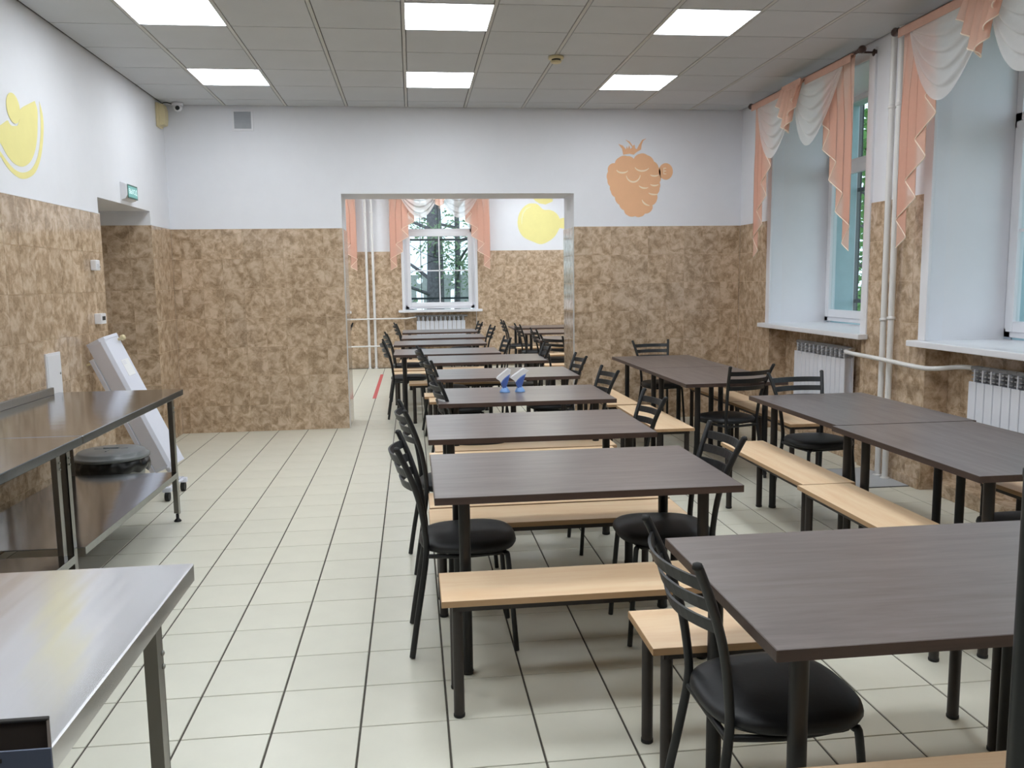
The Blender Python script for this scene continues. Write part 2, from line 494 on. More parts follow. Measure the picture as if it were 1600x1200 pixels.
for i in range(-9, 8):
    for j in range(6, 17):
        xa, xb, ya, yb = CX + .6 * i, CX + .6 * (i + 1), max(CY + .6 * j, YB2), min(CY + .6 * (j + 1), YF)
        if (i, j) in FLIGHTS or yb - ya < .02 or xa < -5.2 or xb > 4.6: continue
        spare.box(xa + .014, ya + .002, CZ, xb - .014, yb - .002, CZ + .012)
tag(spare.build('ceiling_tile_field', M['ceil'], ce), kind='stuff')
for i in range(-4, 7):
    x = CX + .6 * i
    if XL < x < XR: MB().box(x - .0115, YN, CZ - .001, x + .0115, YB, CZ + .01).build('ceiling_rail', M['rail'], ce)

# wall tiling -------------------------------------------------------
tmesh = {}
TW, TH, TT = 0.2035, 0.3017, 0.008
def wall_tiles(parent, org, u, n, u0, u1, holes=(), phase=0.0, z0=0.0, z1=TZ, rows=None, bed=True):
    """tiles on a vertical plane; org a point of the plane, u the run direction, n the way it faces"""
    org, u, n = Vector(org), Vector(u), Vector(n); zz = Vector((0, 0, 1))
    rect = []
    k0 = math.floor((u0 - phase) / TW) - 1
    nrow = int(TZ / TH) + 2
    for r in range(nrow):
        zb, za = TZ - TH * r, TZ - TH * (r + 1)
        zb, za = min(zb, z1), max(za, z0)
        if zb - za < .012: continue
        k = k0
        while phase + TW * k < u1:
            a, b = max(phase + TW * k, u0), min(phase + TW * (k + 1), u1)
            k += 1
            if b - a < .008: continue
            pieces = [(a, b, za, zb)]
            for h in holes:
                nxt = []
                for (p, q, s_, t_) in pieces:
                    if q <= h[0] or p >= h[1] or t_ <= h[2] or s_ >= h[3]: nxt.append((p, q, s_, t_)); continue
                    if p < h[0]: nxt.append((p, h[0], s_, t_))
                    if q > h[1]: nxt.append((h[1], q, s_, t_))
                    if s_ < h[2]: nxt.append((max(p, h[0]), min(q, h[1]), s_, h[2]))
                    if t_ > h[3]: nxt.append((max(p, h[0]), min(q, h[1]), h[3], t_))
                pieces = nxt
            rect += [x for x in pieces if x[1] - x[0] > .008 and x[3] - x[2] > .008]
    out = MB()
    bedm = MB()
    shown = []
    for (a, b, c, d) in rect:
        ctr = org + u * ((a + b) / 2) + zz * ((c + d) / 2)
        e = pj(ctr)
        (shown if (e and -30 < e[0] < 1630 and -30 < e[1] < 1230) else []).append((e[2] if e else 99, a, b, c, d)) if e and -30 < e[0] < 1630 and -30 < e[1] < 1230 else _one(out, org, u, n, zz, a, b, c, d)
        if bed:
            o1 = org + u * a + zz * c; o2 = org + u * b + zz * d
            q = [o1, org + u * b + zz * c, o2, org + u * a + zz * d]
            bedm.add([p + n * (TT - .0022) for p in q], [(0, 1, 2, 3)])
    shown.sort()
    for _, a, b, c, d in shown[300:]: _one(out, org, u, n, zz, a, b, c, d)
    for _, a, b, c, d in shown[:300]:
        key = (tuple(u), tuple(n), round(b - a, 3), round(d - c, 3))
        if key not in tmesh:
            w = MB(); _one(w, Vector((0, 0, 0)), u, n, zz, -(b - a) / 2, (b - a) / 2, -(d - c) / 2, (d - c) / 2)
            tmesh[key] = w.mesh('wall_tile', M['tile'])
        link('wall_tile', tmesh[key], parent, org + u * ((a + b) / 2) + zz * ((c + d) / 2))
    if out.v: tag(out.build('wall_tile_field', M['tile'], parent), kind='stuff')
    if bed and bedm.v: bedm.build('grout_bed', M['grout'], parent)

def _one(mb, org, u, n, zz, a, b, c, d):
    g_, h_, e = .0011, .0006, .0009
    a, b, c, d = a + h_, b - h_, c + g_, d - g_
    lo = [org + u * x + zz * y for x, y in ((a, c), (b, c), (b, d), (a, d))]
    hi = [org + u * x + zz * y + n * TT for x, y in ((a + e, c + e), (b - e, c + e), (b - e, d - e), (a + e, d - e))]
    mb.add(lo + hi, [(4, 5, 6, 7), (0, 1, 5, 4), (1, 2, 6, 5), (2, 3, 7, 6), (3, 0, 4, 7)])

# walls are set back by the tile thickness so that the tile faces lie on the measured planes
t_ = TT
OX0, OX1, OZ = -0.69, 1.725, 2.44          # opening to the far room
wb = MB()
wb.box(XL - .6, YB + t_, 0, OX0 - t_, YB2 - t_, CZ + .05).box(OX1 + t_, YB + t_, 0, XR + .8, YB2 - t_, CZ + .05).box(OX0 - t_, YB + t_, OZ, OX1 + t_, YB2 - t_, CZ + .05)
wb = wb.build('wall_back', M['paint']); tag(wb, kind='structure')
wall_tiles(wb, (0, YB + t_, 0), (1, 0, 0), (0, -1, 0), XL, OX0, phase=OX0)
wall_tiles(wb, (0, YB + t_, 0), (1, 0, 0), (0, -1, 0), OX1, XR, phase=OX1)
wall_tiles(wb, (OX0 - t_, 0, 0), (0, 1, 0), (1, 0, 0), YB, YB2, phase=YB)
wall_tiles(wb, (OX1 + t_, 0, 0), (0, 1, 0), (-1, 0, 0), YB, YB2, phase=YB)
wall_tiles(wb, (0, YB2 - t_, 0), (1, 0, 0), (0, 1, 0), -5.0, OX0, phase=OX0)
wall_tiles(wb, (0, YB2 - t_, 0), (1, 0, 0), (0, 1, 0), OX1, 4.5, phase=OX1)
for x in (OX0, OX1):   # slim grey corner beads
    MB().box(x - .006, YB - .003, 0, x + .006, YB + .009, TZ).build('corner_bead', M['rail'], wb)

DY0, DY1, DZ = 7.02, 8.34, 2.22            # passage in the left wall
wl = MB()
wl.box(XL - .55, YN, 0, XL - t_, DY0 - t_, CZ + .05).box(XL - .55, DY1 + t_, 0, XL - t_, YB + t_, CZ + .05).box(XL - .55, DY0 - t_, DZ, XL - t_, DY1 + t_, CZ + .05)
wl.box(XL - 1.9, DY1 + t_, 0, XL - .55, DY1 + .3, CZ).box(XL - 1.9, DY0 - .3, 0, XL - .55, DY0 - t_, CZ).box(XL - 2.1, DY0 - .3, 0, XL - 1.9, DY1 + .3, CZ).box(XL - 1.9, DY0 - t_, DZ, XL - .55, DY1 + t_, DZ + .1)
wl = wl.build('wall_left', M['paint']); tag(wl, kind='structure')
wall_tiles(wl, (XL - t_, 0, 0), (0, 1, 0), (1, 0, 0), YN, DY0, phase=DY0)
wall_tiles(wl, (XL - t_, 0, 0), (0, 1, 0), (1, 0, 0), DY1, YB, phase=DY1)
wall_tiles(wl, (0, DY1 + t_, 0), (1, 0, 0), (0, -1, 0), XL - 1.9, XL, phase=XL)
wall_tiles(wl, (0, DY0 - t_, 0), (1, 0, 0), (0, 1, 0), XL - 1.9, XL, phase=XL)

for x0, x1 in ((XL, OX0), (OX1, XR)): MB().box(x0, YB - .001, TZ, x1, YB + t_, TZ + .006).build('caulk_bead', M['trimw'], wb)
for y0, y1 in ((YN, DY0), (DY1, YB)): MB().box(XL - t_, y0, TZ, XL + .001, y1, TZ + .006).build('caulk_bead', M['trimw'], wl)

# right wall with two windows
WIN = [(6.39, 8.17), (3.76, 5.54)]
SZ, HZ, XO = 1.055, 3.2, 4.46
wr = MB()
for a, b in ((YN, 3.76), (5.54, 6.39), (8.17, YB + .3)): wr.box(XR + t_, a, 0, XO, b, CZ + .05)
for a, b in WIN: wr.box(XR + t_, a, HZ, XO, b, CZ + .05).box(XR + .18 + t_, a, 0, XO, b, SZ - .02)
wr = wr.build('wall_right', M['paint']); tag(wr, kind='structure')
holes = [(a, b, 0, 9) for a, b in WIN]
wall_tiles(wr, (XR + t_, 0, 0), (0, 1, 0), (-1, 0, 0), YN, YB, holes=holes, phase=YB)
for a, b in WIN:
    wall_tiles(wr, (XR + .18 + t_, 0, 0), (0, 1, 0), (-1, 0, 0), a, b, phase=a, z1=SZ - .02)
    wall_tiles(wr, (0, b, 0), (1, 0, 0), (0, -1, 0), XR, XR + .18, phase=XR, z1=SZ - .02)
    wall_tiles(wr, (0, a, 0), (1, 0, 0), (0, 1, 0), XR, XR + .18, phase=XR, z1=SZ - .02)
for k, (a, b) in enumerate(WIN):
    tag(MB().box(XR + .025, a + .02, 0, XR + .175, b - .13, .1, .004).build('trim_%d' % (k + 1), M['tile']), kind='structure')
bb = MB()
for a, b in ((5.55, 6.38), (8.18, 8.97), (YN, 3.75)): bb.box(XR - .009, a, 0, XR, b, .075)
tag(bb.build('baseboard_right', M['tile']), kind='structure')
# outer skin beside the windows
tag(MB().box(XO, YN, -1, XO + .06, 3.70, 4.2).box(XO, 5.6, -1, XO + .06, 6.33, 4.2).box(XO, 8.21, -1, XO + .06, YF, 4.2).build('wall_outer', M['outwall']), kind='structure')

wf = MB().box(XL - .6, YN - .25, 0, XR + .8, YN, CZ + .05).build('wall_front', M['dimwall']); tag(wf, kind='structure')

# far room
FWIN = [(-0.147, 1.153), (-2.48, -1.18)]
FS, FH = 1.0, 3.1
wfar = MB()
for a, b in ((-5.2, -2.48), (-1.18, -0.147), (1.153, 4.6)): wfar.box(a, YF + t_, 0, b, YF + .6, CZ + .05)
for a, b in FWIN: wfar.box(a, YF + t_, FH, b, YF + .6, CZ + .05).box(a, YF + .12 + t_, 0, b, YF + .6, FS - .02)
wfar = wfar.build('wall_far', M['paint']); tag(wfar, kind='structure')
wall_tiles(wfar, (0, YF + t_, 0), (1, 0, 0), (0, -1, 0), -5.0, 4.5, holes=[(a, b, 0, 9) for a, b in FWIN], phase=-.147, z1=2.07)
for a, b in FWIN: wall_tiles(wfar, (0, YF + .12 + t_, 0), (1, 0, 0), (0, -1, 0), a, b, phase=a, z1=FS - .02)
for nm, x0, x1 in (('wall_far_left', -5.3, -5.0), ('wall_far_right', 4.4, 4.7)):
    o = MB().box(x0, YB2 - .5, 0, x1, YF + .5, CZ + .05).build(nm, M['paint']); tag(o, kind='structure')

# ------------------------------------------------------------------ windows
def window(num, w, T, depth, sill_z, head_z, splay, sashes, out_d, cas=.075, tz=2.55, td=.07, bars=True):
    """T(u, v, z): u along the wall left to right seen from inside, v outward, z up"""
    root = link('window_%d' % num, None); tag(root, kind='structure')
    vf = depth
    # reveal lining
    for s_, du in ((0, 1), (w, -1)):
        MB().prism([(s_ - .004 * du, .0), (s_ + du * splay, vf), (s_ - .02 * du, vf + .0), (s_ - .02 * du, 0)], 'z', sill_z, head_z, T).build('reveal_panel', M['trimw'], root)
    MB().box(.002, .001, head_z - .012, w - .002, vf, head_z - .002, T=T).build('reveal_head', M['trimw'], root)
    # flat casing strips round the reveal
    for a, b in ((-cas, .012), (w - .012, w + cas)):
        MB().box(a, -.012, sill_z, b, .012, head_z + .06, .003, T=T).build('casing_strip', M['trimw'], root)
    MB().box(.012, -.012, head_z - .012, w - .012, .012, head_z + .06, .003, T=T).build('casing_strip', M['trimw'], root)
    MB().box(-.10, -.085, sill_z - .042, w + .10, -.004, sill_z, .006, T=T).box(0.0, -.02, sill_z - .03, w, vf + .02, sill_z, T=T).build('sill', M['trimw'], root)
    a, b = splay, w - splay
    fr = MB()
    fw = .062
    fr.box(a, vf, sill_z + .015, a + fw, vf + .07, head_z, .003, T=T).box(b - fw, vf, sill_z + .015, b, vf + .07, head_z, .003, T=T)
    fr.box(a, vf, sill_z + .015, b, vf + .07, sill_z + .015 + fw, .003, T=T).box(a, vf, head_z - fw, b, vf + .07, head_z, .003, T=T)
    fr.box(a, vf, tz - td, b, vf + .07, tz + td, .003, T=T)
    fr.build('frame', M['trimw'], root)
    MB().box(a + fw, vf + .03, tz + td, b - fw, vf + .036, head_z - fw, T=T).build('pane', M['glass'], root)
    n = sashes; sw = (b - a - .07) / n
    for k in range(n):
        p, q = a + .035 + sw * k, a + .035 + sw * (k + 1)
        z0, z1 = sill_z + .055, tz - .01
        sh = MB()
        sh.box(p, vf - .018, z0, p + .07, vf + .03, z1, .004, T=T).box(q - .07, vf - .018, z0, q, vf + .03, z1, .004, T=T)
        sh.box(p + .07, vf - .018, z0, q - .07, vf + .03, z0 + .075, .004, T=T).box(p + .07, vf - .018, z1 - .075, q - .07, vf + .03, z1, .004, T=T)
        so = sh.build('sash', M['trimw'], root)
        MB().box(p + .07, vf + .006, z0 + .075, q - .07, vf + .012, z1 - .075, T=T).build('pane', M['glass'], so)
        zm = (z0 + z1) / 2 - .02; um = (p + q) / 2
        if bars: MB().box(um - .011, vf - .002, z0 + .075, um + .011, vf + .004, z1 - .075, T=T).box(p + .07, vf - .002, zm - .011, q - .07, vf + .004, zm + .011, T=T).build('glazing_bar', M['trimw'], so)
        hu = q - .035 if k == 0 else p + .035
        MB().box(hu - .013, vf - .026, zm - .03, hu + .013, vf - .018, zm + .03, .003, T=T).box(hu - .009, vf - .05, zm - .11, hu + .009, vf - .034, zm + .012, .004, T=T).tube([(hu, vf - .026, zm), (hu, vf - .04, zm)], .007, 8, T=T).build('handle', M['trimw'], so)
    # outer reveal
    ex = MB()
    for s_, du in ((0, 1), (w, -1)): ex.box(s_ + du * .002, vf + .071, sill_z - .02, s_ + du * .010, out_d - .012, head_z - .003, T=T)
    ex.box(.002, vf + .071, sill_z - .03, w - .002, out_d + .03, sill_z - .015, T=T)
    ex.build('outer_reveal', M['outrev'], root)
    return root

def grille(label, w, T, v, z0, z1):
    root = thing('window_grille', label, 'window grille')
    for z in (z0 + .22, z0 + (z1 - z0) * .62): MB().box(-.02, v - .012, z - .018, w + .02, v + .012, z + .018, T=T).build('rail', M['iron'], root)
    n = max(3, int(w / .28))
    for k in range(n + 1):
        u = w * (k + .0) / n; u = min(max(u, .02), w - .02)
        MB().tube([(u, v, z0), (u, v, z1)], .0065, 6, T=T).build('bar', M['iron'], root)
    zc = (z0 + z1) / 2 - .1
    for sg in (-1, 1):
        MB().tube(spline([(0, v + .012, zc + sg * .34), (w / 2, v + .012, zc + .02 * sg), (w, v + .012, zc + sg * .34)], 8), .0055, 6, T=T).build('scroll', M['iron'], root)

for k, (a, b) in enumerate(WIN):
    T = (lambda b_: lambda u, v, z: (XR + v, b_ - u, z))(b)
    window(k + 1, b - a, T, .58, SZ + .015, HZ, .015, 2, XO - XR, .075, 2.57, .05, k == 1)
    grille('dark iron grille outside the %s window of the right wall' % ('far' if k == 0 else 'near'), b - a, T, XO - XR + .03, SZ, HZ)
for k, (a, b) in enumerate(FWIN):
    T = (lambda a_: lambda u, v, z: (a_ + u, YF + v, z))(a)
    window(k + 3, b - a, T, .10, FS + .03, FH, .03, 1, .6, .03, 2.42, .05)
    grille(('dark iron grille behind the window facing us through the wide opening' if k == 0 else 'dark iron grille outside the far room window hidden by the wall'), b - a, T, .62, FS, FH)

# ------------------------------------------------------------------ ceiling lights
def ceiling_light(x, y, label, group):
    root = thing('ceiling_light', label, 'ceiling light', (x, y, CZ), 0, group)
    f = MB()
    a, i_ = .292, .286
    for (x0, y0, x1, y1) in ((-a, -a, a, -i_), (-a, i_, a, a), (-a, -i_, -i_, i_), (i_, -i_, a, i_)): f.box(x0, y0, -.003, x1, y1, .012)
    f.build('frame', M['trimw'], root)
    MB().box(-i_, -i_, .001, i_, i_, .008).build('diffuser', M['led'], root)
cap = {(-3, 0): 'bright square LED panel at the top left, cut by the top of the frame', (0, 0): 'bright square LED panel, nearer one of the middle pair in the ceiling', (3, 0): 'bright square LED panel, nearer one of the right pair, towards the curtains',
       (-3, 3): 'bright square LED panel, farther one of the left pair, towards the camera dome', (0, 3): 'bright square LED panel, farther one of the middle pair above the wide opening', (3, 3): 'bright square LED panel, farther one of the right pair, past the smoke detector'}
for i, j in sorted(LIGHTS):
    ceiling_light(CX + .6 * (i + .5), CY + .6 * (j + .5), cap.get((i, j), 'square LED ceiling panel behind or above the camera'), 'ceiling panels in view' if (i, j) in cap else 'ceiling panels out of view')
for i, j in sorted(FLIGHTS):
    ceiling_light(CX + .6 * (i + .5), CY + .6 * (j + .5), 'square LED ceiling panel in the far room', 'ceiling panels of the far room')

# ------------------------------------------------------------------ furniture prototypes
TZT = 0.742
def make_table():
    root = thing('dining_table', '', 'table')
    w, d, th = .59, .40, .027
    top = MB()
    top.box(-w + .002, -d + .002, TZT - th, w - .002, d - .002, TZT, .0015)
    to = top.build('tabletop', M['table'], root)
    ed = MB()
    for x0, y0, x1, y1 in ((-w, -d, w, -d + .003), (-w, d - .003, w, d), (-w, -d + .003, -w + .003, d - .003), (w - .003, -d + .003, w, d - .003)): ed.box(x0, y0, TZT - th - .0005, x1, y1, TZT - .0008)
    ed.build('edge_band', M['edge'], to)
    for x in (-.475, .475):
        for y in (-.27, .27):
            lg = MB().tube([(x, y, .006), (x, y, TZT - th - .004)], .0225, 14).build('leg', M['dleg'], root)
            MB().lathe([(.021, 0), (.024, .002), (.024, .014), (.0225, .016)], 14, (x, y, 0)).build('foot_cap', M['rubber'], lg)
            MB().box(x - .045, y - .045, TZT - th - .005, x + .045, y + .045, TZT - th).build('mounting_plate', M['dleg'], lg)
    return root

def make_bench():
    root = thing('bench', '', 'bench')
    w, d, z, th = .60, .147, .44, .022
    to = MB().box(-w + .001, -d + .001, z - th, w - .001, d - .001, z, .0015).build('seat_board', M['beech'], root)
    ed = MB()
    for x0, y0, x1, y1 in ((-w, -d, w, -d + .002), (-w, d - .002, w, d), (-w, -d + .002, -w + .002, d - .002), (w - .002, -d + .002, w, d - .002)): ed.box(x0, y0, z - th - .0005, x1, y1, z - .0008)
    ed.build('edge_band', M['bedge'], to)
    fr = MB()
    for y in (-.11, .11): fr.box(-.56, y - .0125, z - th - .026, .56, y + .0125, z - th)
    for x in (-.548, .548): fr.box(x - .0125, -.11, z - th - .026, x + .0125, .11, z - th)
    fr.build('frame', M['bleg'], root)
    for x in (-.545, .545):
        for y in (-.105, .105):
            lg = MB().tube([(x, y, .004), (x, y, z - th - .002)], .019, 12).build('leg', M['bleg'], root)
            MB().lathe([(.018, 0), (.0205, .002), (.0205, .012), (.019, .013)], 12, (x, y, 0)).build('foot_cap', M['rubber'], lg)
    return root

def make_chair():
    """facing +x, origin on the floor under the seat's centre"""
    root = thing('cafe_chair', '', 'chair')
    # seat cushion: rounded trapezoid, domed
    mb = MB()
    N = 36
    def ring(s_, z):
        out = []
        for k in range(N):
            a = 2 * pi * k / N
            c, s2 = cos(a), sin(a); e = 2 / 2.7
            x = .205 * s_ * abs(c) ** e * (1 if c >= 0 else -1)
            y = .2 * s_ * abs(s2) ** e * (1 if s2 >= 0 else -1)
            y *= 1 + .35 * (x / s_) * 1.0 if s_ > 0.3 else 1
            out.append((x, y, z))
        return out
    prof = [(.55, .428), (.86, .428), (.965, .434), (1.0, .447), (.985, .461), (.93, .470), (.80, .476), (.55, .481), (.28, .483)]
    vs = []; fs = []
    for s_, z in prof: vs += ring(s_, z)
    for i in range(len(prof) - 1):
        for k in range(N): fs.append((i * N + k, i * N + (k + 1) % N, (i + 1) * N + (k + 1) % N, (i + 1) * N + k))
    fs.append(tuple(range(N))[::-1]); fs.append(tuple(range((len(prof) - 1) * N, len(prof) * N)))
    mb.add(vs, fs, True).build('seat', M['vinyl'], root)
    # rear posts: foot swept back, forward at the seat, leaning back to the top
    for s_ in (-1, 1):
        pts = [(-.245, .178 * s_, .004), (-.222, .170 * s_, .15), (-.196, .156 * s_, .30), (-.178, .147 * s_, .42), (-.178, .147 * s_, .50), (-.198, .158 * s_, .64), (-.238, .180 * s_, .77), (-.281, .202 * s_, .872)]
        po = MB().tube(spline(pts, 4), .0125, 10).build('rear_post', M['black'], root)
        MB().lathe([(.0125, -.003), (.0135, .001), (.011, .010), (.004, .013)], 10, (-.2835, .2025 * s_, .872)).build('post_cap', M['rubber'], po)
        pts = [(.135, .12 * s_, .421), (.150, .145 * s_, .415), (.157, .156 * s_, .395), (.172, .166 * s_, .20), (.186, .172 * s_, .004)]
        MB().tube(spline(pts, 4), .011, 10).build('front_leg', M['black'], root)
    fr = MB()
    fr.tube(spline([(-.178, -.147, .418), (-.05, -.165, .418), (.09, -.15, .418), (.135, -.12, .418), (.135, .12, .418), (.09, .15, .418), (-.05, .165, .418), (-.178, .147, .418)], 3), .0095, 8)
    fr.tube([(-.178, -.147, .412), (-.178, .147, .412)], .0095, 8)
    fr.build('seat_frame', M['black'], root)
    # three curved slats, bowed backwards
    for z, x, hw in ((.825, -.260, .190), (.768, -.237, .178), (.711, -.219, .169)):
        hh, tk, bow = .0165, .004, .05
        def f(u, v, back):
            y = hw * (2 * u - 1)
            return (x - .004 - bow * (1 - (2 * u - 1) ** 2) + (-tk if back else tk) - (v - .5) * .010, y, z + (v - .5) * 2 * hh)
        n = 12
        vs = []; fs = []
        for i in range(n + 1):
            u = i / n
            vs += [f(u, 0, 0), f(u, 1, 0), f(u, 1, 1), f(u, 0, 1)]
        for i in range(n):
            for k in range(4):
                k2 = (k + 1) % 4; fs.append((i * 4 + k, i * 4 + k2, i * 4 + 4 + k2, i * 4 + 4 + k))
        fs += [(0, 1, 2, 3), (n * 4 + 3, n * 4 + 2, n * 4 + 1, n * 4)]
        MB().add(vs, fs, False).build('back_slat', M['black'], root)
    return root

table_proto, bench_proto, chair_proto = make_table(), make_bench(), make_chair()
def table(x0, y0, label, group, along_y=False):
    return place(table_proto, USED, (x0 + (.40 if along_y else .59), y0 + (.59 if along_y else .40), 0), pi / 2 if along_y else 0, label, group)
def bench(x0, y0, label, group, along_y=False, rz=0.0):
    return place(bench_proto, USED, (x0 + (.147 if along_y else .60), y0 + (.60 if along_y else .147), 0), (pi / 2 if along_y else 0) + rz, label, group)
def chair(x, y, deg, label, group):
    return place(chair_proto, USED, (x, y, 0), radians(deg), label, group)

ORD = ['nearest', 'second', 'third', 'fourth', 'fifth', 'sixth', 'seventh', 'eighth', 'ninth', 'farthest']
ROW = 'tables of the middle row'
TAB = [(.748, 1.635), (.06, 3.03), (.06, 4.19), (.15, 5.43), (.18, 6.82), (.145, 8.23), (-.22, 9.24), (-.25, 10.68), (-.165, 11.90), (-.17, 13.28)]
for k, (x, y) in enumerate(TAB):
    lb = 'dark walnut table on black legs, %s from the camera in the middle row' % ORD[k]
    if k == 3: lb = 'dark walnut table carrying two blue napkin holders, fourth in the middle row'
    if k == 0: lb = 'dark walnut table nearest the camera, in the lower right corner'
    table(x, y, lb, ROW)
RG = 'tables along the window wall'
table(2.22, 4.195, 'dark walnut table beside the white heating pipes, farther of the joined pair', RG, True)
table(2.19, 3.005, 'dark walnut table by the near window, nearer of the joined pair', RG, True)
table(2.015, 7.255, 'dark walnut table in the back right corner near the tiled back wall', RG, True)
table(2.015, 6.068, 'dark walnut table below the far window, joined to the back corner table', RG, True)
for k, y in enumerate((11.0, 12.55, 13.95)):
    table(1.66, y, 'dark walnut table in the far room behind the right jamb, %s of three' % ('nearest', 'middle', 'farthest')[k], 'far room tables behind the right jamb')

BG = 'benches of the middle row'
BEN = [(.70, 1.39, 'light beech bench cut by the bottom edge of the picture, before the nearest table'),
 (.68, 2.325, 'light beech bench with its left end showing behind the chair at the nearest table'),
 (.07, 2.79, 'light beech bench in full view before the second table of the middle row'),
 (.05, 3.70, 'light beech bench just behind the second table, nearer of the two side by side'),
 (.055, 4.015, 'light beech bench just before the third table, farther of the two side by side'),
 (.08, 5.06, 'light beech bench tucked behind the third table of the middle row'),
 (.12, 5.385, 'light beech bench tucked before the fourth table, the one with napkin holders'),
 (.13, 6.26, 'light beech bench tucked behind the fourth table, the one with napkin holders'),
 (.15, 6.60, 'light beech bench tucked before the fifth table of the middle row'),
 (.13, 7.66, 'light beech bench tucked behind the fifth table of the middle row'),
 (.09, 8.03, 'light beech bench tucked before the sixth table, in the wide opening'),
 (-.06, 9.09, 'light beech bench tucked behind the sixth table, in the wide opening'),
 (-.25, 10.10, 'light beech bench tucked behind the seventh table in the far room'),
 (-.28, 10.52, 'light beech bench tucked before the eighth table in the far room'),
 (-.20, 11.42, 'light beech bench tucked behind the eighth table in the far room'),
 (-.19, 11.74, 'light beech bench tucked before the ninth table in the far room'),
 (-.17, 12.73, 'light beech bench tucked behind the ninth table in the far room'),
 (-.17, 13.05, 'light beech bench tucked before the farthest table of the middle row')]
for x, y, lb in BEN: bench(x, y, lb, BG)
for k, y in enumerate((10.68, 12.2, 13.6)):
    bench(1.68, y, 'light beech bench before the far room table by the right jamb, %s of three' % ('nearest', 'middle', 'farthest')[k], 'far room benches behind the right jamb')
RB = 'benches along the window wall'
bench(2.02, 4.15, 'light beech bench left of the joined window tables, farther of the touching pair', RB, True)
bench(1.985, 2.94, 'light beech bench left of the joined window tables, nearer of the touching pair', RB, True)
bench(1.67, 7.16, 'light beech bench left of the back corner tables, nearer the back wall', RB, True)
bench(1.735, 5.90, 'light beech bench left of the back corner tables, nearer the camera', RB, True)
bench(2.765, 5.905, 'light beech bench between the back corner tables and the far window, nearer one', RB, True)
bench(2.765, 7.12, 'light beech bench between the back corner tables and the far window, farther one', RB, True)
bench(3.0, 2.98, 'light beech bench under the near window, right of the joined tables', RB, True)

LG, RGc, SG = 'chairs at the left ends of the middle row', 'chairs at the right ends of the middle row', 'chairs along the window wall'
fl_ = 'black padded metal chair at the left end of the %s middle row table'
chair(.91, 2.01, 1, 'large black metal chair in the foreground at the left end of the nearest table', LG)
chair(.205, 3.50, 0, fl_ % 'second', LG)
chair(.21, 4.51, 5, fl_ % 'third', LG)
chair(.42, 5.74, 6, fl_ % 'fourth', LG)
chair(.40, 7.22, 6, fl_ % 'fifth', LG)
chair(.33, 8.52, 4, fl_ % 'sixth', LG)
chair(-.06, 9.62, 2, fl_ % 'seventh', LG)
chair(-.07, 11.05, 5, fl_ % 'eighth', LG)
chair(.0, 13.62, 6, fl_ % 'farthest', LG)
fr_ = 'black padded metal chair at the right end of the %s middle row table'
chair(1.05, 3.47, 180, fr_ % 'second', RGc)
chair(1.08, 4.66, 181, fr_ % 'third', RGc)
chair(1.15, 6.05, 184, fr_ % 'fourth', RGc)
chair(1.17, 7.24, 182, fr_ % 'fifth', RGc)
chair(1.09, 8.60, 180, fr_ % 'sixth', RGc)
chair(.81, 9.76, 184, fr_ % 'seventh', RGc)
chair(.88, 12.34, 184, fr_ % 'ninth', RGc)
chair(.80, 13.6, 184, fr_ % 'farthest', RGc)
chair(2.54, 8.44, 270 + 8, 'black metal chair heading the back corner table, its back to the tiled wall', SG)
chair(2.40, 6.24, 108, 'black metal chair at the near end of the back corner tables, back towards us', SG)
chair(2.63, 5.22, 276, 'black metal chair before the radiator, facing us across the joined window tables', SG)
chair(2.62, 3.22, 92, 'black metal chair at the near end of the joined window tables, cut by right edge', SG)
FG = 'chairs behind the right jamb in the far room'
chair(1.76, 14.0, 0, 'black metal chair in the far room by the right jamb, leftmost and farthest', FG)
chair(1.84, 12.65, 4, 'black metal chair in the far room by the right jamb, second from left', FG)
chair(1.90, 11.35, 3, 'black metal chair in the far room by the right jamb, third from left', FG)
chair(1.86, 9.95, 30, 'black metal chair in the far room by the right jamb, nearest and half hidden', FG)
chair(-1.30, 14.1, 195, 'black metal chair behind the left jamb, only its back showing', FG)

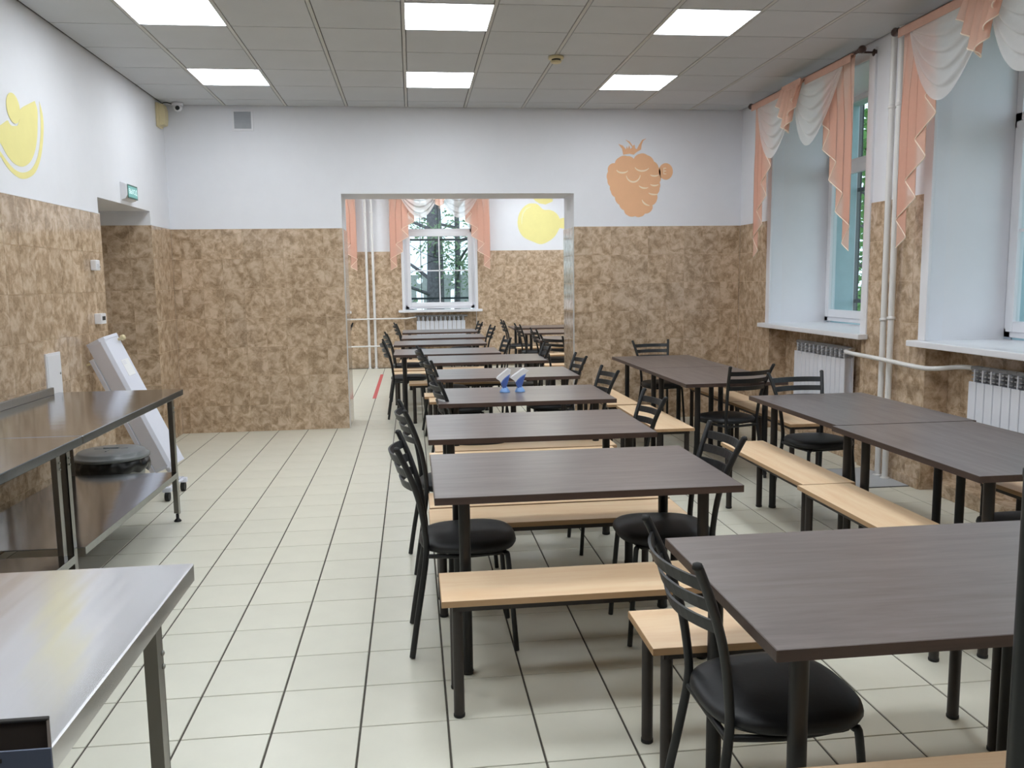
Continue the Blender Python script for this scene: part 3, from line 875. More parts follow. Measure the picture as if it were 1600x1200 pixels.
# ------------------------------------------------------------------ curtains
def curtain(label, L, T, top, short=False):
    """T(s, d, z): s along the rod left to right seen from the room, d towards the room"""
    root = thing('window_curtain', label, 'curtain')
    MB().box(0, -.003, top - .01, L, .004, top + .02, T=T).box(0, .036, top - .05, L / 2 - .19, .039, top + .012, T=T).box(L / 2 - .19, .072, top - .05, L / 2 + .19, .075, top + .012, T=T).box(L / 2 + .19, .036, top - .05, L, .039, top + .012, T=T).box(0, .0, top + .008, L, .039, top + .012, T=T).build('heading_tape', M['rodband'], root)
    def cascade(s_out, s_in, Lout, Lin, nf, d0, amp=.055):
        n = nf * 24
        def pos(a):
            # cloth folded to and fro like a fan while it steps inward
            ph = a * nf
            s_ = s_out + (s_in - s_out) * a + (1 if s_in > s_out else -1) * amp * 1.75 * (2 / pi) * math.asin(.985 * sin(2 * pi * ph))
            d = d0 + .032 * a + .002 * cos(2 * pi * ph)
            ln = Lout + (Lin - Lout) * a
            return s_, d, ln
        mb = MB()
        def fn(u, v):
            s_, d, ln = pos(u)
            gather = .25 + .75 * min(1, v * 2.2)
            sc = s_out + (s_in - s_out) * u
            return T(sc + (s_ - sc) * gather, d, top - ln * v)
        mb.grid(fn, n, 14)
        o = mb.build('cascade_tail', M['peach'], root, recalc=False)
        hem = [fn(i / n, 1.0) for i in range(n + 1)]
        MB().tube(hem, .0042, 6).build('hem_piping', M['piping'], o)
        side = [fn(1.0, j / 14) for j in range(15)]
        return o
    def swag(s0, s1, D, d0, lean):
        w = s1 - s0
        def fn(u, v):
            b = sin(pi * u) ** .9 if 0 < u < 1 else 0
            sag = D * v * b + .03 * v
            fold = sin(2 * pi * (5.2 * v + .35 * abs(u - .5))) * .017 * min(1, b * 1.5)
            uu = u + lean * .08 * b * v
            return T(s0 + w * uu, d0 + .04 * v * b + fold * .8 * min(1, 3 * v), top - .02 - sag - fold * .7 * min(1, 3 * v))
        o = MB().grid(fn, 34, 44).build('swag', M['voile'], root, recalc=False)
        return o
    def jabot(s0, s1, ln, d0):
        c = (s0 + s1) / 2
        nf, n = 5, 110
        def fn(u, v):
            a = u * nf
            s_ = s0 + (s1 - s0) * u + .028 * sin(2 * pi * a)
            d = d0 + (.016 + .012 * v) * cos(2 * pi * a) + .06 * v
            l_ = ln * (1 - .62 * abs(2 * u - 1))
            return T(c + (s_ - c) * (1.0 - .12 * v), d, top - l_ * v)
        o = MB().grid(fn, n, 10).build('jabot', M['peach'], root, recalc=False)
        MB().tube([fn(i / n, 1.0) for i in range(n + 1)], .0038, 6).build('hem_piping', M['piping'], o)
    swag(.13, L / 2 + .04, .52, .030, .3)
    swag(L / 2 - .04, L - .13, .52, .030, -.3)
    cascade(.01, .44, 1.48, .44, 4, -.006)
    cascade(L - .01, L - .44, 1.48, .44, 4, -.006)
    jabot(L / 2 - .19, L / 2 + .19, .42, .052)
    return root

def curtain_rod(label, L, T, z, wall):
    root = thing('curtain_rod', label, 'curtain rod')
    MB().tube([(-.05, 0, z), (L + .05, 0, z)], .013, 10, T=T).build('rod', M['rod'], root)
    for a, sg in ((-.05, -1), (L + .05, 1)):
        MB().tube([(a, 0, z), (a + sg * .012, 0, z), (a + sg * .02, 0, z), (a + sg * .045, 0, z), (a + sg * .065, 0, z), (a + sg * .075, 0, z)], [.016, .02, .014, .03, .026, .01], 12, T=T).build('finial', M['rod'], root)
    for a in (.03 - .05, L + .02):
        MB().tube([(a, 0, z), (a, -wall, z)], .008, 8, T=T).tube([(a, -wall + .02, z), (a, -wall + .012, z), (a, -wall, z)], [.012, .028, .03], 12, T=T).build('bracket', M['rod'], root)

for k, (y1, nm) in enumerate(((8.27, 'far'), (5.72, 'near'))):
    T = (lambda y1_: lambda s, d, z: (3.42 - d, y1_ - s, z))(y1)
    curtain('peach and white voile swag curtain over the %s window of the right wall' % nm, 1.91, T, 3.205)
    curtain_rod('dark brown curtain rod above the %s window of the right wall' % nm, 1.91, T, 3.222, XR - 3.42)
for k, (x0, lb) in enumerate(((-.37, 'peach and white voile swag curtain over the window seen through the opening'), (-2.71, 'peach voile curtain tail showing beside the left jamb of the opening'))):
    T = (lambda a: lambda s, d, z: (a + s, YF - .14 - d, z))(x0)
    curtain(lb, 1.78, T, 3.22)
    curtain_rod('dark brown curtain rod in the far room, %s' % ('above the visible window' if k == 0 else 'left of the opening'), 1.78, T, 3.238, .14)

# ------------------------------------------------------------------ radiators and pipes
def radiator(label, n, T, z1=.925, z0=.36):
    root = thing('radiator', label, 'radiator')
    p = .08
    for k in range(n):
        a = k * p
        sc = MB()
        sc.box(a + .003, -.012, z0, a + p - .003, 0, z1 - .095, .003, T=T)             # front plate
        sc.box(a + .034, 0, z0 + .01, a + .046, .075, z1 - .015, T=T)                   # web
        sc.box(a + .012, .066, z0 + .01, a + p - .012, .078, z1 - .03, T=T)
        so = sc.build('section', M['rad'], root)
        gr = MB()
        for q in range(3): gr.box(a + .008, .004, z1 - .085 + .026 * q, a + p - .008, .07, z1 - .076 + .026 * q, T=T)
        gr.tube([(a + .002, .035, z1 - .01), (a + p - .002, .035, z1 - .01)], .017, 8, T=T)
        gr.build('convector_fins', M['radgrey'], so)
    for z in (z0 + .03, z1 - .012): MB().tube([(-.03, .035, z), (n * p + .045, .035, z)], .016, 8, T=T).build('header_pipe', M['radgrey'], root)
    return root
radiator('white sectional radiator in the niche below the far right window', 12, lambda u, v, z: (3.64 + v, 7.71 - u, z))
radiator('white sectional radiator in the niche below the near right window', 12, lambda u, v, z: (3.64 + v, 5.14 - u, z))
radiator('white sectional radiator under the window seen through the opening', 11, lambda u, v, z: (.065 + u, 15.33 + v, z))

def riser(label, x, y, z1=3.29, couple=1.2, foot=False):
    root = thing('heating_pipe', label, 'pipe', (x, y, 0))
    MB().tube([(0, 0, .0), (0, 0, z1)], .0225, 12).build('tube', M['pipe'], root)
    for z in (couple, 2.75): MB().lathe([(.0225, -.012), (.029, -.010), (.029, .010), (.0225, .012)], 14, (0, 0, z)).build('clamp', M['pipe'], root)
    MB().lathe([(.036, 0), (.034, .012), (.0225, .016)], 14, (0, 0, 0)).build('floor_collar', M['pipe'], root)
riser('white vertical heating pipe between the right windows, the left one', 3.52, 5.995)
riser('white vertical heating pipe between the right windows, the right one', 3.52, 5.895, couple=1.215)
riser('white vertical heating pipe in the far room, the left one', -.785, 15.25)
riser('white vertical heating pipe in the far room, the right one', -.672, 15.25)
tag(MB().tube(spline([(3.675, 6.70, .913), (3.60, 6.62, .915), (3.49, 6.45, .915), (3.465, 5.9, .908), (3.47, 5.5, .895), (3.53, 5.38, .89), (3.64, 5.26, .91), (3.675, 5.17, .913)], 6), .0165, 10).build('radiator_pipe', M['pipe']), 'white horizontal pipe linking the two radiators of the right wall', 'pipe')
tag(MB().tube([(-2.2, 15.21, .885), (-.1, 15.21, .885), (.05, 15.345, .90)], .013, 8).build('radiator_pipe', M['pipe']), 'white horizontal pipe, upper one crossing the far room pipes', 'pipe')
tag(MB().tube([(-2.2, 15.21, .40), (-.1, 15.21, .40), (.05, 15.345, .39)], .013, 8).build('radiator_pipe', M['pipe']), 'white horizontal pipe, lower one crossing the far room pipes', 'pipe')
hb = thing('floor_hatch', 'blue grey plate on the floor at the foot of the white pipes', 'floor plate', (3.30, 5.95, 0))
MB().box(-.26, -.30, 0, .26, .30, .006, .002).build('plate', M['hatch'], hb)
for y in (-.312, .302): MB().box(-.27, y, 0, .26, y + .01, .004).build('edge_strip', M['gap'], hb)

# ------------------------------------------------------------------ steel tables on the left
def steel_table(label, x0, x1, y0, y1, z, legs, shelf=None, splash=None, lip=.04, topm='steel'):
    root = thing('steel_work_table', label, 'steel table', (0, 0, 0))
    top = MB().box(x0, y0, z - lip, x1, y1, z, .003).build('tabletop', M[topm], root)
    if splash: MB().box(x0, splash[0], z, x0 + .02, splash[1], z + .045, .002).build('backsplash', M['steel2'], root)
    for (x, y, dx, dy) in legs:
        lg = MB()
        w = .04
        lg.box(x, y, .05, x + dx * w, y + dy * .004, z - lip).box(x, y, .05, x + dx * .004, y + dy * w, z - lip)
        lo = lg.build('leg', M['steel2'], root)
        MB().lathe([(.022, 0), (.024, .004), (.016, .014), (.010, .02), (.010, .05)], 12, (x + dx * .016, y + dy * .016, 0)).build('levelling_foot', M['rubber'], lo)
        bl = MB()
        for q in (.07, .10): bl.lathe([(.006, 0), (.006, .004), (.002, .006)], 8, (0, 0, 0), T=lambda a, b, c, X=x, Y=y, D=dx, Q=q: (X + (.003 if D < 0 else -.003) + (c if D < 0 else -c), Y + dy * .02 + a, z - lip - Q + b))
        bl.build('bolt', M['zinc'], lo)
    if shelf:
        sz, a, b = shelf
        so = MB().box(x0 + .03, a, sz - .004, x1 - .045, b, sz, .001).build('shelf', M['steel'], root)
        MB().box(x1 - .048, a, sz - .035, x1 - .044, b, sz + .0, .001).build('shelf_rim', M['zinc'], so)
    return root
steel_table('long steel table with lower shelf against the left wall, far section', -2.27, -1.50, 3.97, 5.67, .86,
            [(-1.545, 5.60, -1, -1), (-1.59, 4.00, -1, 1), (-2.22, 5.60, 1, -1), (-2.22, 4.02, 1, 1)], (.325, 4.02, 5.60), (3.97, 5.56))
steel_table('long steel table against the left wall, near section running out of the frame', -2.27, -1.50, 2.25, 3.963, .86,
            [(-1.59, 3.93, -1, -1), (-1.59, 2.32, -1, 1), (-2.22, 3.90, 1, -1), (-2.22, 2.32, 1, 1)], (.325, 2.32, 3.90), (2.25, 3.963))
steel_table('polished steel table in the lower left foreground with streaks of light', -2.0, -.545, .35, 2.06, .86,
            [(-.56, 1.83, -1, -1), (-.56, .5, -1, 1), (-1.9, 1.83, 1, -1), (-1.9, .5, 1, 1)], None, None, .045, 'steelb')

# open card box on the near table, its back narrower than its front
ob = thing('open_box', 'slate blue open box standing on the near steel table, lower left corner', 'box', (-.463, 1.052, .86))
hz, th = .10, .004
pl = [(-.32, 0), (0, 0), (-.033, .076), (-.30, .076)]
bx = MB().prism(pl, 'z', 0, .004)
bx.prism([pl[1], pl[2], (pl[2][0] - .004, pl[2][1]), (pl[1][0] - .004, 0)], 'z', .004, hz)
bx.prism([pl[0], (pl[0][0] + .004, 0), (pl[3][0] + .004, pl[3][1]), pl[3]], 'z', .004, hz)
bx.prism([pl[2], pl[3], (pl[3][0], .072), (pl[2][0] + .0015, .072)], 'z', .004, hz)
bx.build('shell', M['crate_in'], ob)
MB().box(pl[0][0], -.003, 0, 0, .0, hz).build('front_panel', M['crate'], ob)
MB().box(-.16, -.0042, hz - .014, -.058, -.003, hz - .009).build('slot', M['gap'], ob)
MB().box(pl[3][0], .070, hz - .001, pl[2][0], .078, hz + .003, .001).build('rim', M['gap'], ob)

# waste bin
wbn = thing('waste_bin', 'low grey lidded bin with a black bag behind the steel table shelf', 'bin', (-2.08, 5.98, 0))
MB().lathe([(.0, .004), (.165, .0), (.17, .006), (.215, .33), (.222, .335), (.216, .34)], 28).build('body', M['bin'], wbn)
bg_ = MB()
def bagf(u, v):
    a = 2 * pi * u
    r = .228 + .016 * sin(pi * v) + .004 * sin(9 * a + 5 * v) + .003 * sin(23 * a)
    return (r * cos(a), r * sin(a), .365 - (.095 + .012 * sin(4 * a) + .01 * sin(11 * a)) * v)
bg_.grid(bagf, 80, 8).build('bag', M['bag'], wbn, recalc=False)
ld = MB().lathe([(.232, .362), (.244, .366), (.246, .380), (.236, .388), (.224, .392), (.216, .408), (.202, .416), (.12, .424), (.01, .427)], 36).build('lid', M['binlid'], wbn)
MB().box(-.05, -.012, .424, .05, .012, .436, .004).box(-.11, -.004, .4235, .11, .004, .4275).box(-.004, -.11, .4235, .004, .11, .4275).build('lid_grip', M['binlid'], ld)

# ------------------------------------------------------------------ leaning air steriliser
uu = Vector((-.404, 0, .915)).normalized()
nh = Vector((.945, -.326, 0)); nn = (nh - uu * nh.dot(uu)).normalized(); ww = nn.cross(uu) * -1
if ww.y < 0: ww = -ww
R0 = Vector((-2.25, 6.45, 1.14))
def TU(a, b, c):   # a across the front, b back from the front, c down from the top
    return tuple(R0 + ww * a - nn * b - uu * c)
uv = thing('air_steriliser', 'tall white wheeled air steriliser leaning on the left wall beside the passage', 'air steriliser', (0, 0, 0))
MB().prism([(.0, .022), (.018, .0), (.172, .0), (.19, .022), (.19, .145), (.0, .145)], 'z', .0, 1.03, TU).build('housing', M['uv'], uv)
MB().box(-.002, .024, .012, .0, .138, 1.02, T=TU).build('side_panel', M['uvgrey'], uv)
MB().prism([(-.004, .03), (.02, -.004), (.17, -.004), (.194, .03), (.194, .144), (-.004, .144)], 'z', -.022, .002, TU).build('end_cap', M['uv'], uv)
MB().prism([(-.004, .03), (.02, -.004), (.17, -.004), (.194, .03), (.194, .144), (-.004, .144)], 'z', 1.03, 1.045, TU).build('end_cap', M['uv'], uv)
MB().box(.07, -.003, .18, .15, .0, .31, .001, T=TU).build('label_plate', M['paper'], uv)
lw = MB()
for q in range(3): lw.box(.078, -.0036, .19 + .011 * q, .112, -.003, .195 + .011 * q, T=TU)
lw.build('label_print', M['uvgrey'], uv)
MB().tube([TU(.16, 0, .03), TU(.16, -.03, .03)], .011, 10).tube([TU(.16, -.022, .03), TU(.16, -.03, .03), TU(.16, -.05, .03), TU(.16, -.056, .03)], [.012, .021, .021, .012], 12).build('knob', M['cream'], uv)
for a in (-.005, .165): MB().box(a, .152, .09, a + .03, .190, 1.17, .002, T=TU).build('stand_rail', M['uv'], uv)
MB().tube([TU(.01, .18, .12), TU(.0, .225, .11)], .008, 8).build('hook', M['cream'], uv)
for k, (wx, wy) in enumerate(((-1.775, 6.14), (-1.745, 6.44))):
    q = Vector(TU(.0 if k == 0 else .17, .17, 1.15))
    foot = MB().tube([q, (q + Vector((wx, wy, .10))) / 2, (wx, wy, .095)], .014, 8)
    foot.box(wx - .03, wy - .02, .066, wx + .03, wy + .02, .10, .003)
    fo = foot.build('base_foot', M['uv'], uv)
    MB().tube([(wx - .014, wy, .034), (wx + .014, wy, .034)], .034, 18).build('caster', M['rubber'], fo)
MB().tube([(-1.775, 6.14, .088), (-1.745, 6.44, .088)], .012, 8).build('base_bar', M['uv'], uv)

# ------------------------------------------------------------------ wall fittings
pn = thing('wall_hatch', 'small white access hatch on the left wall above the steel table', 'access hatch', (XL, 5.93, .98))
MB().box(0, -.115, -.24, .012, .115, .115, .002).build('frame', M['trimw'], pn)
MB().box(.012, -.10, -.225, .015, .10, .10, .001).build('door', M['trimw'], pn)
MB().lathe([(.008, 0), (.008, .004), (.003, .005)], 10, T=lambda a, b, c: (.015 + c, .085 + a, -.03 + b)).build('lock', M['zinc'], pn)
sw = thing('call_point', 'small white push button box high beside the passage, upper of two', 'wall switch', (XL, 6.78, 1.69))
MB().box(0, -.04, -.04, .045, .04, .04, .008).build('housing', M['trimw'], sw)
MB().box(.045, -.02, -.02, .05, .02, .012, .002).build('button', M['trimw'], sw)
MB().box(.046, .012, -.018, .0515, .022, -.008).build('lamp', M['gap'], sw)
th_ = thing('thermostat', 'small white thermostat with dark display beside the passage, lower of two', 'thermostat', (XL, 6.80, 1.285))
MB().box(0, -.055, -.04, .05, .055, .04, .006).build('housing', M['trimw'], th_)
MB().box(.05, -.03, -.012, .0515, .035, .018).build('display', M['gap'], th_)

es = thing('exit_sign', 'small lit green exit sign above the passage in the left wall', 'exit sign', (XL - TT, 7.70, 2.325))
MB().prism([(0, -.075), (.04, -.062), (.055, -.03), (.055, .03), (.04, .062), (0, .075)], 'y', -.14, .14).build('housing', M['trimw'], es)
MB().box(.055, -.13, -.058, .058, .13, .058, .002).build('bezel', M['greend'], es)
MB().box(.058, -.116, -.045, .0595, .116, .045).build('lit_panel', M['signlit'], es)
text_mesh('lettering', 'ВЫХОД', .058, M['signtext'], lambda x, y, z: (.0605 + z * .3, x, y), es)

sr = thing('siren', 'cream fire siren in the upper left corner under the ceiling', 'siren', (XL - TT, 8.80, 3.17))
MB().box(0, -.07, -.115, .03, .07, .115, .008).build('back_plate', M['cream'], sr)
MB().prism([(.03, -.10), (.075, -.09), (.085, -.03), (.085, .05), (.07, .10), (.03, .105)], 'y', -.058, .058).build('housing', M['cream'], sr)
cm = thing('dome_camera', 'small white dome camera with dark lens beside the cream siren', 'camera', (-2.23, 8.86, CZ))
MB().lathe([(.055, -.0), (.055, -.022), (.045, -.03)][::-1], 20).build('base', M['trimw'], cm)
MB().lathe([(.004, -.085), (.028, -.078), (.042, -.055), (.045, -.03)], 20).build('dome', M['trimw'], cm)
MB().tube([(.006, -.028, -.052), (.008, -.052, -.062)], [.022, .019], 14).build('lens', M['rubber'], cm)
tag(MB().tube(spline([(-2.36, 8.80, 3.285), (-2.33, 8.83, 3.30), (-2.28, 8.86, 3.29)], 4), .004, 6).build('camera_cable', M['rubber']), 'thin black cable between the siren and the dome camera', 'cable')
vt = thing('vent_grille', 'square grey ventilation grille on the back wall under the ceiling', 'vent', (-1.64, YB + TT, 3.165))
fr_b = MB()
for x0, z0, x1, z1 in ((-.105, -.105, .105, -.083), (-.105, .083, .105, .105), (-.105, -.083, -.083, .083), (.083, -.083, .105, .083)): fr_b.box(x0, -.012, z0, x1, 0, z1)
fr_b.build('frame', M['trimw'], vt)
MB().box(-.083, -.004, -.083, .083, 0, .083).build('backing', M['vent'], vt)
for q in range(9): MB().box(-.083, -.011, -.076 + q * .018, .083, -.005, -.066 + q * .018).build('louvre', M['vent'], vt)
sd = thing('smoke_detector', 'round cream smoke detector on the ceiling between the lights', 'smoke detector', (1.197, 6.93, CZ - .001))
MB().lathe([(.055, -.022), (.062, -.018), (.062, 0)], 24).build('base', M['cream'], sd)
MB().lathe([(.028, -.052), (.04, -.048), (.046, -.036)], 20).build('cap', M['cream'], sd)
MB().lathe([(.036, -.037), (.036, -.022)], 16).build('sensing_gap', M['gap'], sd)

tp = tag(MB().box(-.562, 11.25, 0, -.512, 14.2, .0012).build('floor_tape', M['red']), 'strip of red tape on the floor just inside the far room', 'tape')
sp_ = thing('railing_post', 'dark metal post standing at the right edge before the nearest table', 'post', (.991, 1.22, 0))
MB().tube([(0, 0, .01), (0, 0, 1.205)], .021, 16).build('tube', M['post'], sp_)
MB().lathe([(.021, -.004), (.0225, 0), (.0225, .012), (.018, .016)], 16, (0, 0, 1.205)).build('cap', M['post'], sp_)
MB().lathe([(.07, 0), (.07, .008), (.03, .014), (.022, .03)], 24).build('base', M['post'], sp_)

# napkin holders
for k, (x, y) in enumerate(((.636, 5.92), (.745, 5.925))):
    nm = 'left' if k == 0 else 'right'
    h = thing('napkin_holder', 'pale blue plastic napkin holder, the %s one of two on the fourth table' % nm, 'napkin holder', (x, y, TZT), 0, 'napkin holders on the fourth table')
    MB().lathe([(.036, 0), (.037, .004), (.033, .014), (.023, .030), (.013, .044), (.006, .05)], 20).build('base', M['blue1'], h)
    # leaning leaf shaped cup: side outline swept across its width
    sx = 1.0 if k == 0 else 1.12
    low = [(-.014, .026), (-.022, .045), (-.031, .072)]
    rim_ = [(-.031, .072), (-.018, .092), (.000, .110), (.020, .124), (.038, .132)]
    hi = [(.038, .132), (.032, .112), (.020, .07), (.010, .040), (.004, .028)]
    ol = low + rim_[1:] + hi[1:]
    cup = MB()
    n = len(ol); vs = []
    for (hy, sc) in ((-.030, .80), (-.026, .97), (-.012, 1.0), (.012, 1.0), (.026, .97), (.030, .80)):
        for (px, pz) in ol: vs.append(((.004 + (px - .004) * sc) * sx, hy * (.45 + .55 * min(1, pz / .09)), .028 + (pz - .028) * (sc * .5 + .5)))
    fs = [(r * n + q, r * n + (q + 1) % n, (r + 1) * n + (q + 1) % n, (r + 1) * n + q) for r in range(5) for q in range(n)]
    fs += [tuple(range(n))[::-1], tuple(range(5 * n, 6 * n))]
    cup.add(vs, fs, False).build('cup', M['blue2'], h)
    np_ = thing('napkin_stack', 'stack of white paper napkins in the %s blue holder' % nm, 'napkins', (x, y, TZT), 0, 'napkins in the two holders')
    for q in range(6):
        dy = -.022 + .0088 * q; j = .003 * ((q * 7) % 3 - 1)
        pol = [(-.030, .070), (-.034, .082), (-.058 + j, .104 + j), (-.052 + j, .112 + j), (.019 + j, .167 + j), (.030 + j, .166), (.043, .158 - j), (.037, .133), (.018, .121), (-.002, .107), (-.019, .089)]
        if k and q in (1, 4): pol[6] = (.056, .152)
        MB().prism([(px * sx, pz) for px, pz in pol], 'y', dy - .0038, dy + .0038).build('napkin', M['paper'], np_)

# ------------------------------------------------------------------ wall murals (flat paint)
def arc(cx, cy_, r, a0, a1, n=16): return [(cx + r * cos(radians(a0 + (a1 - a0) * i / n)), cy_ + r * sin(radians(a0 + (a1 - a0) * i / n))) for i in range(n + 1)]
def stroke(pts, w):
    L_, R_ = [], []
    n = len(pts)
    for i, p in enumerate(pts):
        a, b = pts[max(i - 1, 0)], pts[min(i + 1, n - 1)]
        dx, dy = b[0] - a[0], b[1] - a[1]; l = math.hypot(dx, dy) or 1
        k = w * (.35 + .65 * sin(pi * i / (n - 1)))
        L_.append((p[0] - dy / l * k, p[1] + dx / l * k)); R_.append((p[0] + dy / l * k, p[1] - dx / l * k))
    return L_ + R_[::-1]
PX = lambda px, py: ((px - 80) / 800 , (600 - py) / 800)   # zoom crop pixels to local units
# raspberry, drawn from pixels of an 8x crop (crop origin 930,200), back wall scale
ras = thing('raspberry_mural', 'orange raspberry with a round badge painted on the back wall', 'wall mural', (0, 0, 0))
def cp8(px, py):   # crop pixel -> photo pixel -> back wall x, z
    x, y = 930 + px / 8.0, 200 + py / 8.0
    d = r2 * ((x - 800) / F) + u2 * ((600 - y) / F) + fwd
    k = (YB + TT) / d.y
    return (d.x * k, H + d.z * k)
def wpt(x, y, z): return (x, YB + TT - .0012 - z * .5, y)
def scal(pts, bulge=.16, n=6):
    out = []
    for i in range(len(pts)):
        a, b = Vector(pts[i]), Vector(pts[(i + 1) % len(pts)])
        d = b - a; nrm = Vector((d.y, -d.x))
        for j in range(n):
            t = j / n; out.append(tuple(a + d * t + nrm * bulge * 4 * t * (1 - t) * -1))
    return out
outl = [(160, 545), (172, 470), (245, 440), (300, 368), (400, 352), (482, 385), (560, 322), (650, 340), (735, 420), (790, 490), (815, 590), (805, 680), (805, 750), (770, 830), (770, 900), (715, 965), (700, 1035), (620, 1070), (570, 1108), (500, 1102), (400, 1090), (360, 1030), (300, 960), (245, 865), (195, 790), (185, 730), (152, 650)]
body = scal([cp8(*p) for p in outl], .13)
shape2d('berry', [body], .002, M['orange'], wpt, ras)
crown = [(350, 335), (335, 260), (290, 200), (345, 220), (385, 268), (395, 225), (408, 262), (425, 215), (440, 262), (462, 240), (420, 185), (375, 145), (430, 170), (470, 225), (490, 205), (500, 255), (520, 265), (545, 215), (585, 150), (640, 130), (600, 160), (580, 210), (572, 270), (520, 300), (480, 335), (430, 322)]
shape2d('crown', [[cp8(*p) for p in crown]], .002, M['orange'], wpt, ras)
shape2d('badge', [[cp8(882 + 88 * cos(2 * pi * q / 28), 543 + 104 * sin(2 * pi * q / 28)) for q in range(28)]], .002, M['orange'], wpt, ras)
wpt2 = lambda x, y, z: (x, YB + TT - .0032 - z * .5, y)
arcs = [((340, 520), 72, 40, 175, 20), ((585, 475), 92, 62, 165, 25), ((475, 580), 88, 95, 170, 5), ((620, 690), 85, 62, 150, 60), ((740, 570), 60, 30, 150, 30), ((740, 690), 60, 30, 150, 30), ((740, 790), 85, 42, 150, 60), ((690, 870), 110, 100, 165, 95)]
for (c_, rx, ry, a0, a1) in arcs:
    pts = [cp8(c_[0] + rx * cos(radians(a0 + (a1 - a0) * i / 14)), c_[1] + ry * sin(radians(a0 + (a1 - a0) * i / 14))) for i in range(15)]
    shape2d('drupelet_line', [stroke(pts, .0085)], .001, M['oline'], wpt2, ras)
ec = cp8(868, 543)
text_mesh('badge_letter', 'E', .10, M['oline'], lambda x, y, z: (ec[0] + x * .8, YB + TT - .0032 - z * .5, ec[1] + y), ras)
# gap line between berry and badge is the white wall

# lemon slice on the left wall
lem = thing('lemon_mural', 'yellow lemon slice with a round badge painted on the left wall', 'wall mural', (0, 0, 0))
def cl(px, py):     # crop (0,130) x7.06 -> left wall y, z
    x, y = px / 7.058, 130 + py / 7.058
    d = r2 * ((x - 800) / F) + u2 * ((600 - y) / F) + fwd
    k = (XL - TT) / d.x
    return (d.y * k, H + d.z * k)
def lpt(x, y, z): return (XL - TT + .0012 + z * .5, x, y)
flesh = [cl(*p) for p in ((380, 195), (410, 300), (412, 450), (405, 620), (380, 760), (330, 870), (250, 920), (160, 890), (80, 800), (20, 690))] 
c0 = flesh[-1]
flesh += [(c0[0] - .16, c0[1] + .12), (c0[0] - .26, c0[1] + .34)] + [cl(*p) for p in ((-40, 490), (20, 450), (80, 410), (100, 440), (130, 470), (190, 470), (215, 400), (220, 290), (300, 235))]
smooth = lambda pts, k=4: [tuple(v.xy) for v in spline([(p[0], p[1], 0) for p in pts], k)]
flesh = smooth(flesh[:10]) + flesh[10:12] + smooth(flesh[12:18]) + smooth(flesh[18:])
shape2d('flesh', [flesh], .002, M['lemon'], lpt, lem)
o_ = [cl(*p) for p in ((430, 200), (465, 330), (478, 480), (468, 680), (440, 850), (390, 980), (320, 1040), (245, 1055), (170, 1020), (80, 930), (0, 800))]
i_ = [cl(*p) for p in ((438, 300), (445, 420), (445, 560), (430, 720), (400, 850), (340, 950), (260, 985), (180, 965), (100, 890), (0, 750))]
o_, i_ = smooth(o_), smooth(i_)
rind = o_ + [(o_[-1][0] - .14, o_[-1][1] + .12), (i_[-1][0] - .12, i_[-1][1] + .12)] + i_[::-1]
shape2d('rind', [rind], .002, M['lemon'], lpt, lem)
bc = cl(140, 275)
shape2d('badge', [[cl(140 + 72 * cos(2 * pi * q / 28) + 28 * sin(2 * pi * q / 28), 275 + 172 * sin(2 * pi * q / 28)) for q in range(28)]], .003, M['lemon'], lambda x, y, z: (XL - TT + .0028 + z * .5, x, y), lem)

# quince on the far wall
qu = thing('quince_mural', 'yellow quince painted on the far room wall, seen through the opening', 'wall mural', (0, 0, 0))
def cq(px, py):     # crop (800,305) x14.12 -> far wall x, z
    x, y = 800 + px / 14.12, 305 + py / 14.12
    d = r2 * ((x - 800) / F) + u2 * ((600 - y) / F) + fwd
    k = (YF + TT) / d.y
    return (d.x * k, H + d.z * k)
def qpt(x, y, z): return (x, YF + TT - .0015 - z * .5, y)
ql = [(120, 600), (150, 430), (230, 290), (340, 200), (440, 180), (560, 200), (690, 315), (830, 325), (940, 370), (1030, 470), (1080, 640), (1030, 760), (950, 900), (820, 1010), (640, 1080), (450, 1020), (250, 920), (150, 760)]
shape2d('fruit', [[tuple(v.xy) for v in spline([cq(*p) + (0,) for p in ql + ql[:1]], 5)][:-1]], .002, M['lemon'], qpt, qu)
shape2d('leaf', [[cq(*p) for p in ((470, 80), (600, 30), (760, 40), (900, 90), (890, 140), (740, 205), (600, 180), (520, 130))]], .002, M['lemon'], qpt, qu)
shape2d('badge', [[cq(1150 + 175 * cos(2 * pi * q / 24), 620 + 120 * sin(2 * pi * q / 24)) for q in range(24)]], .003, M['lemon'], lambda x, y, z: (x, YF + TT - .003 - z * .5, y), qu)
shape2d('highlight', [stroke([cq(*p) for p in ((215, 640), (215, 520), (240, 400), (310, 300), (420, 250))], .014)], .001, M['yline'], lambda x, y, z: (x, YF + TT - .003 - z * .5, y), qu)

# ------------------------------------------------------------------ outside
tag(MB().box(-30, YF + .7, -1.3, 45, 70, -1.1).box(XO + .1, -20, -1.3, 45, YF + .7, -1.1).build('ground', M['grass']), kind='structure')

def leaves(mb, c, r, n, size, squash=.8):
    for _ in range(n):
        d = Vector((random.gauss(0, 1), random.gauss(0, 1), random.gauss(0, 1))).normalized() * (random.random() ** .4)
        p = Vector(c) + Vector((d.x * r, d.y * r, d.z * r * squash))
        a = Vector((random.uniform(-1, 1), random.uniform(-1, 1), random.uniform(-.7, .3))).normalized()
        b = a.cross(Vector((random.uniform(-1, 1), random.uniform(-1, 1), 1))).normalized()
        s_ = size * random.uniform(.6, 1.3); w = s_ * .42
        nrm = a.cross(b) * (.15 * s_)
        mb.add([p, p + a * s_ * .5 + b * w - nrm, p + a * s_, p + a * s_ * .5 - b * w - nrm], [(0, 1, 2), (0, 2, 3)])

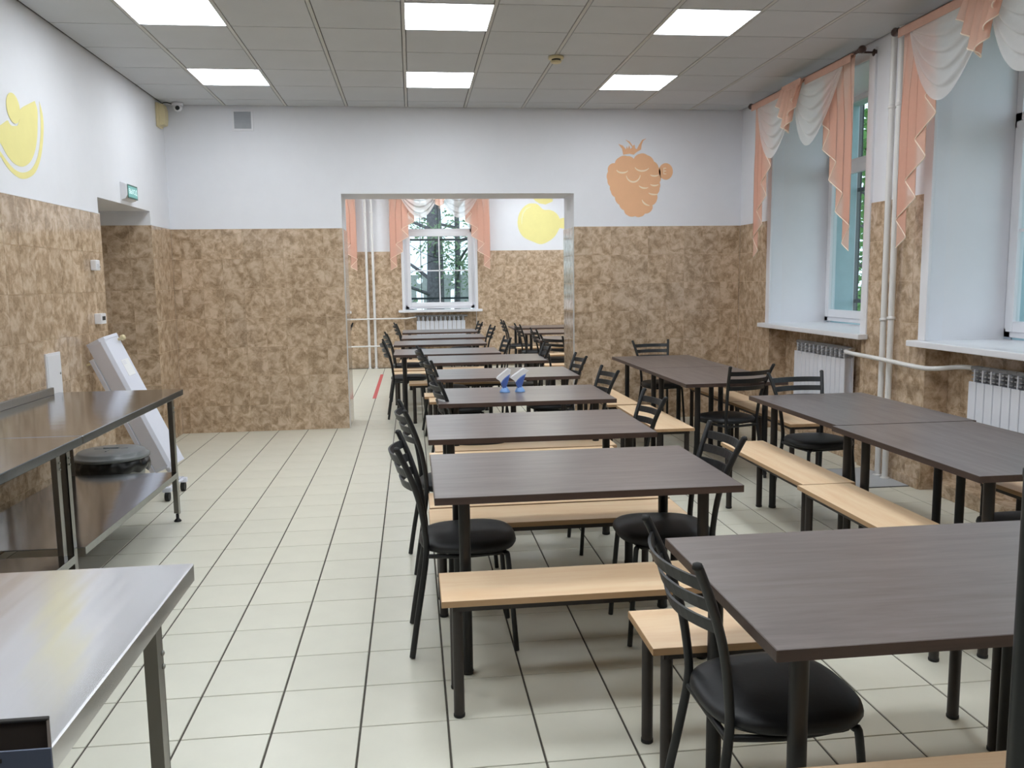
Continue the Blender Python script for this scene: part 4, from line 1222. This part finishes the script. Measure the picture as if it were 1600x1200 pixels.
def tree(label, x, y, h, r0, crown, nleaf, size, leafm, zb=-1.15, lean=(0, 0), bare=False):
    root = thing('tree', label, 'tree', (0, 0, 0), 0, 'trees outside the windows')
    top = Vector((x + lean[0], y + lean[1], zb + h))
    tr = [(x, y, zb), (x + lean[0] * .3 + .04, y + lean[1] * .3, zb + h * .35), (x + lean[0] * .6 - .05, y + lean[1] * .6, zb + h * .65), tuple(top)]
    MB().tube(spline(tr, 5), [r0 * (1 - .75 * i / 15) for i in range(16)], 10).build('trunk', M['bark'], root)
    lm = MB()
    for k in range(crown):
        z = zb + h * (.18 + .8 * k / crown) + random.uniform(-.2, .2)
        t = (z - zb) / h
        p = Vector((x + lean[0] * t, y + lean[1] * t, z))
        an = random.uniform(0, 2 * pi); ln = random.uniform(1.2, 2.4) * (1.2 - .5 * t)
        q = p + Vector((cos(an) * ln, sin(an) * ln, random.uniform(.1, .9)))
        mid = (p + q) / 2 + Vector((0, 0, random.uniform(-.1, .25)))
        MB().tube(spline([p, mid, q], 4), [.055 * (1 - .1 * i) for i in range(9)], 6).build('branch', M['bark'], root)
        leaves(lm, q, .85, nleaf, size); leaves(lm, mid, .7, nleaf // 2, size)
        if bare:
            for _ in range(9):
                e = q + Vector((random.uniform(-.9, .9), random.uniform(-.9, .9), random.uniform(-.9, .5)))
                lm.tube([q, (q + e) / 2 + Vector((0, 0, .1)), e], [.018, .012, .005], 4, cap=False)
    tag(lm.build('foliage', leafm, root, recalc=False), kind='stuff')

for k, (x, y, lb) in enumerate(((8.6, 13.6, 'leafy green tree outside the right wall, the one filling the far window'), (11.8, 21.0, 'leafy green tree outside the right wall, farthest along the building'), (9.5, 6.6, 'leafy green tree outside the right wall, beside the near window'))):
    tree(lb, x, y, 7.0, .16, 16, 170, .19, M['leaf'])
tree('thick grey trunk with bare twigs behind the visible far window', .55, 22.0, 10, .27, 16, 110, .10, M['leafp'], lean=(.1, .3), bare=True)
tree('slim grey trunk right of the thick one behind the far window', 1.12, 23.0, 9, .10, 14, 110, .10, M['leafp'], lean=(.3, .2), bare=True)
tree('pale leafed tree at the right of the far window view', 5.8, 31.0, 9, .15, 12, 90, .12, M['leafp'], bare=True)
tree('pale leafed tree at the left of the far window view', -4.4, 31.0, 9, .15, 12, 90, .12, M['leafp'], bare=True)

fn_ = thing('garden_fence', 'grey concrete fence with round and arched openings behind the far window', 'fence')
pan = None
for k in range(-3, 4):
    x0 = .5 + 2.0 * k - 1.0
    lo = [[(0, -1.1), (1.92, -1.1), (1.92, 1.72), (0, 1.72)]]
    for q in range(4):
        cx = .24 + .48 * q
        lo.append([(cx + .085 * cos(2 * pi * a / 16), 1.56 + .085 * sin(2 * pi * a / 16)) for a in range(16)])
        lo.append([(cx - .10, .55), (cx + .10, .55)] + [(cx + .10 * cos(pi * a / 8), 1.24 + .10 * sin(pi * a / 8)) for a in range(9)])
    if pan is None:
        pan = shape2d('fence_panel', lo, .06, M['concrete'], lambda x, y, z: (x, z, y), fn_); pan.location = (x0, 24, 0)
    else:
        c = pan.copy(); COL.objects.link(c); c.location = (x0, 24, 0)
    MB().box(x0 - .09, 23.93, -1.1, x0 + .01, 24.07, 1.8).build('fence_post', M['concrete'], fn_)
